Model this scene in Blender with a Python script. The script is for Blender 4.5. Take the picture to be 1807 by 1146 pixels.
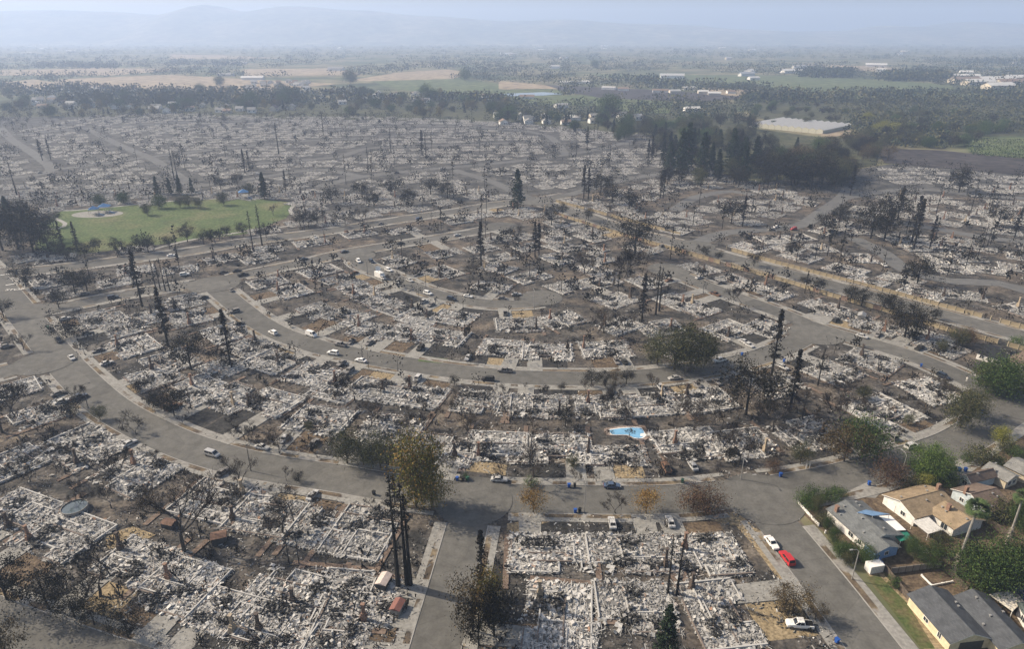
import bpy, math, random
from mathutils import Vector, Matrix, noise as mnoise
R = math.radians
sc = bpy.context.scene
for o in list(bpy.data.objects): bpy.data.objects.remove(o)
col = sc.collection
# ------------------------------------------------------------------ camera, sky, sun, exposure
H = 115.0; F = 1204.7; CX, CY = 903.5, 573.0
PITCH = math.atan((CY - 57.0) / F); SP, CP = math.sin(PITCH), math.cos(PITCH)
cam = bpy.data.cameras.new('camera'); cam.lens = 24; cam.sensor_width = 36; cam.clip_end = 40000; cam.clip_start = 1
cam_o = bpy.data.objects.new('camera', cam); col.objects.link(cam_o)
cam_o.location = (0, 0, H); cam_o.rotation_euler = (math.pi / 2 - PITCH, 0, 0); sc.camera = cam_o
SUN_EL, SUN_DIR = R(37), Vector((-0.95, 0.31, 0)).normalized()
w = bpy.data.worlds.new('World'); sc.world = w; w.use_nodes = True
sky = w.node_tree.nodes.new('ShaderNodeTexSky'); sky.sky_type = 'NISHITA'; sky.sun_disc = False
sky.sun_elevation = SUN_EL; sky.sun_rotation = math.atan2(SUN_DIR.x, SUN_DIR.y); sky.dust_density = 3.0; sky.air_density = 1.0
bg = w.node_tree.nodes['Background']; bg.inputs[1].default_value = 0.11
w.node_tree.links.new(sky.outputs[0], bg.inputs[0])
sl = bpy.data.lights.new('sun', 'SUN'); sl.energy = 5.0; sl.angle = R(0.6); sl.color = (1.0, 0.90, 0.75)
sun = bpy.data.objects.new('sun', sl); col.objects.link(sun)
sd = Vector((SUN_DIR.x * math.cos(SUN_EL), SUN_DIR.y * math.cos(SUN_EL), math.sin(SUN_EL)))
sun.rotation_euler = sd.to_track_quat('Z', 'Y').to_euler()
sc.view_settings.view_transform = 'Standard'; sc.view_settings.look = 'None'
sc.view_settings.exposure = 0.5; sc.view_settings.gamma = 1; sc.view_settings.use_curve_mapping = False
sc.cycles.max_bounces = 5; sc.cycles.diffuse_bounces = 2; sc.cycles.glossy_bounces = 2
sc.cycles.transmission_bounces = 2; sc.cycles.volume_bounces = 3; sc.cycles.transparent_max_bounces = 4
HAZE_DENSITY = 0.000185; HAZE_COLOR = (0.60, 0.735, 1.0)

# ------------------------------------------------------------------ pixel helpers
def G(px, py, z=0.0):
    dx, dv = px - CX, py - CY
    ry, rz = F * CP - dv * SP, -F * SP - dv * CP
    t = (z - H) / rz
    return Vector((dx * t, ry * t, z))
def pix(p):
    q = p[2] - H; wv = p[1] * CP - q * SP
    return (CX + F * p[0] / wv, CY - F * (p[1] * SP + q * CP) / wv)
def height(base, ytop):
    k = (ytop - CY) / F
    return H + base[1] * (k * CP + SP) / (k * SP - CP)

# ------------------------------------------------------------------ mesh builder
class MB:
    def __init__(s): s.v = []; s.f = []; s.m = []
    def quad(s, a, b, c, d, m=0):
        n = len(s.v); s.v += [a, b, c, d]; s.f.append((n, n + 1, n + 2, n + 3)); s.m.append(m)
    def poly(s, pts, m=0):
        n = len(s.v); s.v += pts; s.f.append(tuple(range(n, n + len(pts)))); s.m.append(m)
    def box(s, c, h, m=0, rz=0, mat=None):
        n = len(s.v)
        M = mat if mat else Matrix.Rotation(rz, 3, 'Z')
        for sx in (-1, 1):
            for sy in (-1, 1):
                for sz in (-1, 1):
                    s.v.append(tuple(Vector(c) + M @ Vector((sx * h[0], sy * h[1], sz * h[2]))))
        for f in ((0, 1, 3, 2), (4, 6, 7, 5), (0, 4, 5, 1), (2, 3, 7, 6), (0, 2, 6, 4), (1, 5, 7, 3)):
            s.f.append(tuple(n + i for i in f)); s.m.append(m)
    def tube(s, pts, rad, k=6, m=0, cap=True):
        rings = []
        for i, p in enumerate(pts):
            p = Vector(p)
            d = (Vector(pts[min(i + 1, len(pts) - 1)]) - Vector(pts[max(i - 1, 0)])).normalized()
            a = d.orthogonal().normalized() if abs(d.z) < .9 else d.cross(Vector((0, 1, 0))).normalized()
            b = d.cross(a)
            n = len(s.v)
            for j in range(k):
                t = 2 * math.pi * j / k
                s.v.append(tuple(p + (a * math.cos(t) + b * math.sin(t)) * rad[i]))
            rings.append(n)
        for i in range(len(rings) - 1):
            for j in range(k):
                j2 = (j + 1) % k
                s.f.append((rings[i] + j, rings[i] + j2, rings[i + 1] + j2, rings[i + 1] + j)); s.m.append(m)
        if cap:
            s.f.append(tuple(rings[-1] + j for j in range(k))); s.m.append(m)
            s.f.append(tuple(rings[0] + j for j in reversed(range(k)))); s.m.append(m)
    def prism(s, pts, z0, z1, m=0):
        n = len(s.v); k = len(pts)
        s.v += [(p[0], p[1], z0) for p in pts] + [(p[0], p[1], z1) for p in pts]
        s.f.append(tuple(n + k + i for i in range(k))); s.m.append(m)
        for i in range(k):
            j = (i + 1) % k
            s.f.append((n + i, n + j, n + k + j, n + k + i)); s.m.append(m)
    def mesh(s, name, mats, smooth=False):
        me = bpy.data.meshes.new(name); me.from_pydata([tuple(p) for p in s.v], [], s.f)
        for mt in (mats if isinstance(mats, (list, tuple)) else [mats]): me.materials.append(mt)
        if any(s.m): me.polygons.foreach_set('material_index', s.m)
        if smooth: me.polygons.foreach_set('use_smooth', [True] * len(me.polygons))
        me.update(); return me
def link(name, data, parent=None, loc=None, rz=0, scale=None, kind=None):
    o = bpy.data.objects.new(name, data); col.objects.link(o)
    if parent: o.parent = parent
    if loc is not None: o.location = loc
    if rz: o.rotation_euler = (0, 0, rz)
    if scale is not None: o.scale = (scale,) * 3 if isinstance(scale, (int, float)) else scale
    if kind: o['kind'] = kind
    return o

# ------------------------------------------------------------------ materials
def ramp(nt, stops):
    r = nt.nodes.new('ShaderNodeValToRGB'); e = r.color_ramp.elements
    while len(e) < len(stops): e.new(.5)
    for i, (p, c) in enumerate(stops):
        e[i].position = p; e[i].color = (c[0], c[1], c[2], 1)
    return r
def base(name, rough=.9, spec=.2):
    m = bpy.data.materials.new(name); m.use_nodes = True
    b = m.node_tree.nodes['Principled BSDF']; b.inputs['Roughness'].default_value = rough
    b.inputs['Specular IOR Level'].default_value = spec
    return m, m.node_tree, b
def mat_plain(name, c, rough=.8, spec=.2, metal=0, var=.15, scale=1.5):
    m, nt, b = base(name, rough, spec); b.inputs['Metallic'].default_value = metal
    tc = nt.nodes.new('ShaderNodeTexCoord'); n = nt.nodes.new('ShaderNodeTexNoise'); n.inputs['Scale'].default_value = scale
    n.inputs['Detail'].default_value = 5
    nt.links.new(tc.outputs['Object'], n.inputs['Vector'])
    r = ramp(nt, [(.3, [x * (1 - var) for x in c]), (.7, [min(1, x * (1 + var)) for x in c])])
    nt.links.new(n.outputs['Fac'], r.inputs[0]); nt.links.new(r.outputs[0], b.inputs['Base Color']); return m
def mat_ground(name, stops, scale, stops2=None, scale2=.02, rough=.95, bump=.0, mixlo=.4, mixhi=.6, fine=None, famp=.45):
    m, nt, b = base(name, rough, .1); L = nt.links
    g = nt.nodes.new('ShaderNodeNewGeometry')
    n = nt.nodes.new('ShaderNodeTexNoise'); n.inputs['Scale'].default_value = scale; n.inputs['Detail'].default_value = 8; n.inputs['Roughness'].default_value = .65
    L.new(g.outputs['Position'], n.inputs['Vector'])
    r = ramp(nt, stops); L.new(n.outputs['Fac'], r.inputs[0]); out = r.outputs[0]
    if stops2:
        n2 = nt.nodes.new('ShaderNodeTexNoise'); n2.inputs['Scale'].default_value = scale2; n2.inputs['Detail'].default_value = 6
        L.new(g.outputs['Position'], n2.inputs['Vector'])
        r2 = ramp(nt, stops2); L.new(n.outputs['Fac'], r2.inputs[0])
        mr = nt.nodes.new('ShaderNodeMapRange'); mr.inputs[1].default_value = mixlo; mr.inputs[2].default_value = mixhi
        L.new(n2.outputs['Fac'], mr.inputs[0])
        mx = nt.nodes.new('ShaderNodeMix'); mx.data_type = 'RGBA'
        L.new(mr.outputs[0], mx.inputs[0]); L.new(out, mx.inputs[6]); L.new(r2.outputs[0], mx.inputs[7]); out = mx.outputs[2]
    if fine:
        n3 = nt.nodes.new('ShaderNodeTexNoise'); n3.inputs['Scale'].default_value = fine; n3.inputs['Detail'].default_value = 4
        L.new(g.outputs['Position'], n3.inputs['Vector'])
        mr = nt.nodes.new('ShaderNodeMapRange'); mr.inputs[1].default_value = .3; mr.inputs[2].default_value = .7; mr.inputs[3].default_value = 1 - famp; mr.inputs[4].default_value = 1 + famp
        L.new(n3.outputs['Fac'], mr.inputs[0])
        mx = nt.nodes.new('ShaderNodeMix'); mx.data_type = 'RGBA'; mx.blend_type = 'MULTIPLY'; mx.inputs[0].default_value = 1
        L.new(out, mx.inputs[6]); L.new(mr.outputs[0], mx.inputs[7]); out = mx.outputs[2]
    L.new(out, b.inputs['Base Color'])
    if bump:
        bp = nt.nodes.new('ShaderNodeBump'); bp.inputs['Strength'].default_value = 1; bp.inputs['Distance'].default_value = bump
        L.new(n.outputs['Fac'], bp.inputs['Height']); L.new(bp.outputs[0], b.inputs['Normal'])
    return m
def mat_island(name, stops, rough=.9, objvar=0.0, trans=0):
    m, nt, b = base(name, rough, .15); L = nt.links
    g = nt.nodes.new('ShaderNodeNewGeometry'); r = ramp(nt, stops); L.new(g.outputs['Random Per Island'], r.inputs[0]); out = r.outputs[0]
    if objvar:
        oi = nt.nodes.new('ShaderNodeObjectInfo'); mr = nt.nodes.new('ShaderNodeMapRange')
        mr.inputs[3].default_value = 1 - objvar; mr.inputs[4].default_value = 1 + objvar
        L.new(oi.outputs['Random'], mr.inputs[0])
        hs = nt.nodes.new('ShaderNodeHueSaturation'); L.new(out, hs.inputs['Color']); L.new(mr.outputs[0], hs.inputs['Value']); out = hs.outputs[0]
    L.new(out, b.inputs['Base Color']); return m
def gr(v, t=(1, .94, .845)): return (v * t[0], v * t[1], v * t[2])
M = {}
M['far_ground'] = mat_ground('dry_plain', [(.34, (.045, .06, .028)), (.46, (.085, .09, .045)), (.56, (.17, .145, .085)), (.68, (.08, .085, .042))], .0042, fine=.02)
M['burnt'] = mat_ground('charred_soil', [(.28, gr(.018)), (.44, gr(.042)), (.56, (.085, .074, .062)), (.70, (.165, .15, .13))], .16,
                        [(.3, (.045, .038, .032)), (.5, (.105, .085, .066)), (.7, (.20, .16, .115))], .035, bump=.25, mixlo=.48, mixhi=.62, fine=1.1)
M['road'] = mat_ground('asphalt', [(.3, (.106, .099, .086)), (.7, (.128, .12, .105))], .06, fine=1.6, famp=.10)
def road_wear(m):
    nt = m.node_tree; L = nt.links; b = nt.nodes['Principled BSDF']; src = b.inputs['Base Color'].links[0].from_socket; g = nt.nodes.new('ShaderNodeNewGeometry')
    n0 = nt.nodes.new('ShaderNodeTexNoise'); n0.inputs['Scale'].default_value = .25; L.new(g.outputs['Position'], n0.inputs['Vector']); ad = nt.nodes.new('ShaderNodeMix'); ad.data_type = 'RGBA'; ad.inputs[0].default_value = .12; L.new(g.outputs['Position'], ad.inputs[6]); L.new(n0.outputs['Color'], ad.inputs[7])
    v = nt.nodes.new('ShaderNodeTexVoronoi'); v.feature = 'DISTANCE_TO_EDGE'; v.inputs['Scale'].default_value = .14; L.new(g.outputs['Position'], v.inputs['Vector'])
    r = nt.nodes.new('ShaderNodeMapRange'); r.inputs[1].default_value = .0; r.inputs[2].default_value = .02; r.inputs[3].default_value = .87; r.inputs[4].default_value = 1; L.new(v.outputs['Distance'], r.inputs[0])
    v2 = nt.nodes.new('ShaderNodeTexVoronoi'); v2.inputs['Scale'].default_value = .045; L.new(g.outputs['Position'], v2.inputs['Vector']); sp = nt.nodes.new('ShaderNodeSeparateColor'); L.new(v2.outputs['Color'], sp.inputs[0])
    r2 = nt.nodes.new('ShaderNodeMapRange'); r2.inputs[3].default_value = .86; r2.inputs[4].default_value = 1.1; L.new(sp.outputs[0], r2.inputs[0])
    n3 = nt.nodes.new('ShaderNodeTexNoise'); n3.inputs['Scale'].default_value = .35; n3.inputs['Detail'].default_value = 7; L.new(g.outputs['Position'], n3.inputs['Vector']); r3 = nt.nodes.new('ShaderNodeMapRange'); r3.inputs[1].default_value = .3; r3.inputs[2].default_value = .7; r3.inputs[3].default_value = .82; r3.inputs[4].default_value = 1.16; L.new(n3.outputs['Fac'], r3.inputs[0])
    m1 = nt.nodes.new('ShaderNodeMath'); m1.operation = 'MULTIPLY'; L.new(r.outputs[0], m1.inputs[0]); L.new(r2.outputs[0], m1.inputs[1]); m2 = nt.nodes.new('ShaderNodeMath'); m2.operation = 'MULTIPLY'; L.new(m1.outputs[0], m2.inputs[0]); L.new(r3.outputs[0], m2.inputs[1])
    mx = nt.nodes.new('ShaderNodeMix'); mx.data_type = 'RGBA'; mx.blend_type = 'MULTIPLY'; mx.inputs[0].default_value = 1; L.new(src, mx.inputs[6]); L.new(m2.outputs[0], mx.inputs[7]); L.new(mx.outputs[2], b.inputs['Base Color'])
road_wear(M['road'])
M['road_far'] = mat_ground('asphalt_ashy', [(.3, (.105, .10, .092)), (.7, (.14, .135, .125))], .07, fine=.3, famp=.12)
M['concrete'] = mat_ground('concrete_pavement', [(.3, (.20, .185, .16)), (.7, (.27, .255, .225))], .35, fine=1.2, famp=.2)
M['kerb'] = mat_ground('kerb_concrete', [(.3, (.23, .215, .19)), (.7, (.32, .30, .27))], .4)
M['verge'] = mat_ground('verge_soil', [(.35, (.045, .038, .032)), (.5, (.12, .09, .06)), (.62, (.20, .155, .095))], .12,
                        [(.3, (.19, .175, .15)), (.7, (.28, .26, .23))], .09, mixlo=.5, mixhi=.54, fine=1.2, famp=.25)
M['yard_dark'] = mat_ground('scorched_lawn', [(.3, gr(.02)), (.6, gr(.045)), (.75, (.09, .07, .05))], .5, fine=1.5)
M['yard_tan'] = mat_ground('dry_lawn', [(.35, (.20, .15, .085)), (.65, (.28, .215, .13))], .4, fine=1.5)
M['yard_brown'] = mat_ground('singed_lawn', [(.35, (.07, .05, .035)), (.65, (.15, .11, .07))], .5, fine=1.5)
M['yard_pink'] = mat_ground('pinkish_gravel', [(.35, (.20, .15, .12)), (.65, (.27, .21, .17))], .8, fine=3)
M['lawn'] = mat_ground('park_lawn', [(.3, (.055, .075, .03)), (.5, (.08, .105, .038)), (.7, (.11, .12, .052))], .06,
                       [(.3, (.10, .10, .045)), (.7, (.17, .15, .08))], .025, mixlo=.52, mixhi=.68, fine=.6)
M['verge_grass'] = mat_ground('patchy_grass', [(.35, (.13, .10, .055)), (.5, (.085, .09, .035)), (.65, (.06, .085, .028))], .25, fine=1.5, famp=.3)
M['greenfield'] = mat_ground('green_field', [(.3, (.075, .095, .04)), (.7, (.115, .125, .06))], .012, fine=.05)
M['tanfield'] = mat_ground('dry_field', [(.3, (.21, .165, .11)), (.7, (.31, .24, .16))], .012, fine=.05)
M['woodfloor'] = mat_ground('woodland_soil', [(.3, (.04, .045, .022)), (.7, (.085, .08, .045))], .02, fine=.1)
M['darkfield'] = mat_ground('burnt_field', [(.3, (.035, .03, .028)), (.7, (.07, .06, .055))], .02, fine=.1)
M['hill'] = mat_ground('hill_scrub', [(.35, (.10, .11, .08)), (.5, (.15, .145, .10)), (.65, (.24, .21, .15))], .0022, fine=.01)
M['ash'] = mat_ground('white_ash', [(.27, gr(.08)), (.36, gr(.24)), (.44, gr(.38)), (.66, gr(.46)), (.78, gr(.26))], .6, bump=.25, fine=3., famp=.35)
M['debris'] = mat_island('burnt_rubble', [(0, gr(.05)), (.16, gr(.13)), (.35, gr(.27)), (.6, gr(.40)), (.85, gr(.47)), (.97, gr(.54)), (1, (.3, .17, .1))], objvar=.18)
M['debris_far'] = mat_island('greyed_rubble', [(0, gr(.04)), (.25, gr(.13)), (.5, gr(.28)), (.85, gr(.42)), (1, gr(.52))])
M['ash_far'] = mat_ground('grey_ash', [(.3, gr(.06)), (.42, gr(.16)), (.55, gr(.30)), (.7, gr(.2))], .25, bump=.3, fine=.8, famp=.4)
M['ashy'] = mat_ground('ash_dusted_soil', [(.3, gr(.03)), (.45, gr(.06)), (.6, gr(.10)), (.75, gr(.16))], .09, bump=.2, fine=.6, famp=.4)
M['litter'] = mat_island('burnt_litter', [(0, gr(.02)), (.5, gr(.07)), (.8, gr(.2)), (1, gr(.5))])
M['litter_dark'] = mat_island('charred_stalk', [(0, gr(.01)), (.7, gr(.035)), (1, (.10, .075, .05))])
M['char'] = mat_island('charred_heap', [(0, gr(.012)), (.5, gr(.035)), (.85, gr(.10)), (1, gr(.3))])
M['stem'] = mat_plain('foundation_concrete', gr(.42), var=.3, scale=.8)
M['stem_dark'] = mat_plain('singed_foundation', (.17, .135, .11), var=.4, scale=.8)
M['brick'] = mat_plain('chimney_brick', (.22, .135, .095), var=.35, scale=2.5)
M['brick_dark'] = mat_plain('sooty_chimney_brick', (.085, .065, .052), var=.5, scale=2.5)
M['brick_tan'] = mat_plain('pale_chimney_stone', (.34, .27, .19), var=.3, scale=2.5)
M['bark_burnt'] = mat_plain('charred_bark', gr(.018), var=.5, scale=1)
M['bark_grey'] = mat_plain('singed_bark', (.06, .052, .045), var=.4, scale=1)
M['bark_pale'] = mat_plain('ashen_bark', (.32, .30, .27), var=.25, scale=1)
M['bark_live'] = mat_plain('live_bark', (.09, .068, .05), var=.3, scale=1)
M['twig'] = mat_island('burnt_twig', [(0, (.018, .015, .012)), (1, (.06, .047, .036))], objvar=.3)
M['needle_burnt'] = mat_island('charred_needles', [(0, gr(.010)), (.7, gr(.026)), (1, (.055, .045, .032))], objvar=.3)
M['leaf_scorched'] = mat_island('scorched_leaves', [(0, (.008, .008, .006)), (.6, (.017, .016, .011)), (1, (.042, .034, .02))], objvar=.3)
M['leaf_brown'] = mat_island('withered_leaves', [(0, (.035, .027, .015)), (.5, (.075, .053, .028)), (1, (.14, .10, .045))], objvar=.25)
M['leaf_red'] = mat_island('reddish_leaves', [(0, (.055, .028, .02)), (.5, (.10, .055, .035)), (1, (.13, .10, .055))], objvar=.2)
M['leaf_orange'] = mat_island('orange_leaves', [(0, (.12, .07, .02)), (.5, (.25, .135, .03)), (1, (.28, .19, .06))], objvar=.15)
M['leaf_autumn'] = mat_island('yellowing_leaves', [(0, (.05, .06, .016)), (.45, (.13, .125, .03)), (.8, (.23, .155, .04)), (1, (.30, .16, .05))], objvar=.2)
M['leaf_olive'] = mat_island('dull_olive_leaves', [(0, (.025, .03, .014)), (.5, (.06, .066, .028)), (1, (.125, .11, .05))], objvar=.25)
M['leaf_green'] = mat_island('green_leaves', [(0, (.018, .034, .010)), (.5, (.045, .078, .02)), (1, (.095, .125, .035))], objvar=.25)
M['leaf_bright'] = mat_island('bright_green_leaves', [(0, (.03, .05, .012)), (.5, (.07, .115, .025)), (1, (.14, .18, .045))])
M['leaf_yellow'] = mat_island('yellow_green_leaves', [(0, (.09, .10, .02)), (.5, (.19, .19, .035)), (1, (.28, .25, .06))], objvar=.1)
M['needle_green'] = mat_island('dark_needles', [(0, (.012, .022, .013)), (.6, (.026, .042, .022)), (1, (.05, .062, .034))], objvar=.25)
M['palm_leaf'] = mat_island('palm_fronds', [(0, (.03, .055, .02)), (1, (.10, .13, .05))])
M['palm_skirt'] = mat_island('dead_fronds', [(0, (.14, .12, .09)), (1, (.34, .30, .24))])
M['tyre'] = mat_plain('black_rubber', gr(.015)); M['rim'] = mat_plain('grey_alloy', gr(.3), .4, .5, .6)
M['glass'] = mat_plain('dark_car_glass', (.012, .015, .018), .08, .6, var=.05)
M['lamp_clear'] = mat_plain('clear_lamp', gr(.6), .2, .5); M['lamp_red'] = mat_plain('red_lamp', (.35, .02, .015), .3, .5)
M['metal'] = mat_plain('galvanised_steel', gr(.36), .5, .5, .4); M['metal_dark'] = mat_plain('dark_steel', gr(.06), .6, .4)
M['white'] = mat_plain('white_paint', gr(.74), .55, .3, var=.06); M['black'] = mat_plain('black_plastic_and_opening_shade', gr(.012))
M['rust'] = mat_plain('rusty_sheet', (.13, .075, .05), var=.4); M['wallpanel'] = mat_plain('tan_masonry', (.27, .215, .135), var=.25, scale=.6)
M['wallbrick'] = mat_plain('reddish_masonry', (.20, .135, .10), var=.25, scale=.6); M['wallpost'] = mat_plain('wall_pier', (.30, .25, .17), var=.15)
M['water_blue'] = mat_plain('pool_plaster', (.17, .35, .50), .08, .5, var=.12, scale=.3); M['water_dark'] = mat_plain('stale_water', (.07, .09, .095), .08, .6, var=.1)
M['wood'] = mat_plain('weathered_boards', (.10, .078, .06), var=.35, scale=2); M['wood_pale'] = mat_plain('grey_boards', (.24, .22, .19), var=.25)

# ------------------------------------------------------------------ labels
things = []
ORD = 'first second third fourth fifth sixth seventh eighth ninth tenth eleventh twelfth thirteenth fourteenth fifteenth sixteenth seventeenth eighteenth nineteenth'.split()
TENS = {2: ('twenty', 'twentieth'), 3: ('thirty', 'thirtieth'), 4: ('forty', 'fortieth'), 5: ('fifty', 'fiftieth'), 6: ('sixty', 'sixtieth'), 7: ('seventy', 'seventieth'), 8: ('eighty', 'eightieth'), 9: ('ninety', 'ninetieth')}
def ordinal(n):
    if n < 20: return ORD[n - 1]
    if n >= 100: return 'hundred-and-' + ordinal(n - 100) if n > 100 else 'hundredth'
    t, u = divmod(n, 10)
    return TENS[t][1] if u == 0 else TENS[t][0] + '-' + ORD[u - 1]
def zone(x, y):
    if y < 130: return 'on the hazy plain'
    if y < 205 and x < 1150: return 'in the belt behind the ruins'
    if x > 1150 and y < 335 and y < 215 + (x - 1150) * .9 and not (x > 1500 and y > 275): return 'around the long white sheds'
    if y < 250: return 'in the farthest ruins'
    if y < 300: return 'in the ruins far behind the park' if x < 600 else 'in the far middle ruins' if x < 1150 else 'in the far right ruins'
    if y < 345: return 'behind the park' if x < 520 else 'behind the diagonal road' if x < 960 else 'beyond the walled road'
    if y < 460 and x < 500: return 'around the green park'
    if x > 950 and y < 360 + (x - 950) * .27: return 'beyond the walled road'
    if y < 470: return 'at the back of the crescent'
    if y < 545: return 'around the inner cul-de-sac' if x > 430 else 'left of the inner crescent'
    if x < 100 and y < 690: return 'left of the sweeping road'
    if y < 660 - (max(0, x - 1250)) * .15 and x > 430: return 'above the inner crescent road'
    if y < 655 and x <= 430: return 'left of the inner crescent'
    if x < 880 and y > 865 - max(0, 600 - x) * .28: return 'in the lower left block'
    if x > 1380 and y > 800 and y > 1200 - x * .22: return 'among the spared houses'
    if y > 890: return 'in the lower middle block'
    if x < 600: return 'left between both crescent roads'
    if x > 1250: return 'right between both crescent roads'
    return 'between both crescent roads'
def tag(o, cat, label=None, look=None, px=None, group=None):
    o['category'] = cat
    if group: o['group'] = group
    if label: o['label'] = label
    else: things.append((o, look, px))
    return o
def finish_labels():
    b = {}
    for o, look, px in things: b.setdefault((look, zone(*px)), []).append((px[0], o))
    for (look, z), lst in b.items():
        lst.sort(key=lambda t: t[0])
        for i, (x, o) in enumerate(lst):
            o['label'] = f'{look} {z}' + (f', {ordinal(i + 1)} from left' if len(lst) > 1 else '')

# ------------------------------------------------------------------ ground, fields, hills
def sheet(name, pts, mat, z, kind='structure'):
    b = MB(); b.poly([(p[0], p[1], z) for p in pts]); return link(name, b.mesh(name, mat), kind=kind)
def pxsheet(name, pts, mat, z): return sheet(name, [G(*p) for p in pts], mat, z)
b = MB(); b.quad((-8600, -260, 0), (8600, -260, 0), (8600, 11400, 0), (-8600, 11400, 0))
link('ground', b.mesh('ground', M['far_ground']), kind='structure')
BURNT = [(-260, 203), (120, 206), (300, 199), (480, 206), (700, 206), (880, 214), (1010, 226), (1150, 240), (1215, 285), (1330, 325), (1500, 300), (1570, 290), (1900, 305), (2250, 480), (1830, 640), (1840, 705), (1560, 800), (1385, 885), (1610, 1170), (1650, 1230), (-300, 1230), (-900, 560)]
pxsheet('burnt_ground', BURNT, M['burnt'], .012)
b = MB(); nx, ny = 150, 26
pxsheet('ashy_ground', BURNT[:14] + [(1840, 340), (1500, 345), (1180, 310), (1000, 338), (880, 350), (560, 392), (525, 350), (330, 345), (100, 362), (-200, 350)], M['ashy'], .02)
HP = [(-500, 30), (0, 20), (100, 17), (200, 20), (300, 26), (375, 8), (440, 20), (520, 10), (640, 18), (760, 28), (900, 37), (1000, 34), (1100, 41), (1190, 43), (1300, 51), (1400, 55), (1500, 54), (1560, 45), (1620, 47), (1700, 38), (1807, 42), (2300, 40)]
def hp(x):
    for (a, ya), (c, yc) in zip(HP, HP[1:]):
        if a <= x <= c:
            t = (x - a) / (c - a); t = t * t * (3 - 2 * t); return ya + (yc - ya) * t
    return 45
for i in range(nx + 1):
    px = -500 + 2800 * i / nx
    for j in range(ny + 1):
        t = j / ny; Y = 7000 + 3800 * t
        X = (px - CX) / F * (9000 * CP + 115 * SP)
        top = max(10, height((0, 9000), hp(px)))
        prof = math.sin(math.pi * min(1, t / .53 * .5)) ** 1.7 if t < .53 else math.cos(math.pi * .5 * (t - .53) / .47)
        h = top * prof * (1 + .35 * (1 - prof) * mnoise.noise((X / 500, Y / 500, 0))) + 18 * prof * mnoise.noise((X / 220, Y / 220, 3)) * (1 if t < .5 else 0)
        b.v.append((max(-8550, min(8550, X)), Y, h - 4 if t in (0, 1) else h))
for i in range(nx):
    for j in range(ny):
        a = i * (ny + 1) + j; b.f.append((a, a + ny + 1, a + ny + 2, a + 1)); b.m.append(0)
link('hills', b.mesh('hills', M['hill'], True), kind='structure')
FIELDS = [('woodland_floor', [(1290, 172), (1560, 176), (1840, 172), (1840, 240), (1690, 240), (1545, 262), (1500, 226), (1330, 208)], 'woodfloor'), ('woodland_floor', [(-60, 178), (300, 172), (900, 178), (1300, 186), (1300, 210), (1150, 240), (880, 216), (480, 208), (-60, 206)], 'woodfloor'),
          ('green_field', [(650, 142), (800, 139), (1000, 160), (985, 172), (860, 176), (700, 158)], 'greenfield'),
          ('dry_field', [(620, 141), (700, 128), (790, 122), (830, 128), (800, 139), (650, 143)], 'tanfield'),
          ('dry_field', [(100, 140), (300, 132), (600, 148), (420, 164), (260, 160), (90, 150)], 'tanfield'),
          ('dry_field', [(0, 124), (180, 120), (330, 122), (200, 133), (0, 133)], 'tanfield'),
          ('dry_field', [(430, 122), (600, 120), (640, 132), (430, 134)], 'tanfield'),
          ('dry_field', [(300, 96), (420, 98), (500, 103), (300, 104)], 'tanfield'),
          ('green_field', [(1045, 130), (1400, 134), (1640, 146), (1700, 160), (1450, 166), (1300, 150), (1060, 137)], 'greenfield'),
          ('green_field', [(1650, 160), (1760, 170), (1680, 178), (1560, 172)], 'greenfield'),
          ('green_field', [(880, 168), (1060, 168), (1085, 188), (900, 184)], 'greenfield'),
          ('green_field', [(1080, 174), (1190, 180), (1180, 200), (1085, 200)], 'greenfield'),
          ('burnt_field', [(960, 150), (1180, 160), (1330, 172), (1240, 180), (1060, 173), (990, 160)], 'darkfield'),
          ('burnt_field', [(1545, 262), (1660, 266), (1830, 284), (1840, 312), (1700, 300), (1560, 288)], 'darkfield'),
          ('dry_field', [(1240, 155), (1340, 160), (1300, 170), (1240, 166)], 'tanfield'),
          ('dry_field', [(1440, 233), (1512, 230), (1500, 240), (1450, 243)], 'tanfield'), ('woodland_floor', [(1060, 214), (1320, 212), (1322, 226), (1440, 242), (1560, 246), (1545, 292), (1330, 326), (1215, 286), (1150, 241)], 'woodfloor'),
          ('dry_field', [(0, 146), (60, 140), (120, 150), (60, 160)], 'tanfield'),
          ('dry_field', [(880, 143), (960, 150), (985, 157), (880, 158)], 'tanfield'),
          ('dry_field', [(1400, 112), (1560, 118), (1620, 128), (1500, 124)], 'tanfield'),
          ('vineyard', [(1690, 240), (1840, 246), (1840, 284), (1710, 270)], 'greenfield')]
for i, (n, p, m) in enumerate(FIELDS): pxsheet(n, p, M[m], .05 + .03 * i)
b = MB()   # reservoir
pxsheet('pond', [(885, 166), (960, 163), (995, 166), (960, 169), (900, 170)], M['water_dark'], .75)
PARK = [(70, 395), (110, 372), (190, 366), (330, 352), (440, 350), (525, 358), (505, 385), (440, 412), (330, 425), (250, 436), (130, 450), (60, 440)]
pxsheet('park_lawn', PARK, M['lawn'], .03)

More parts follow.
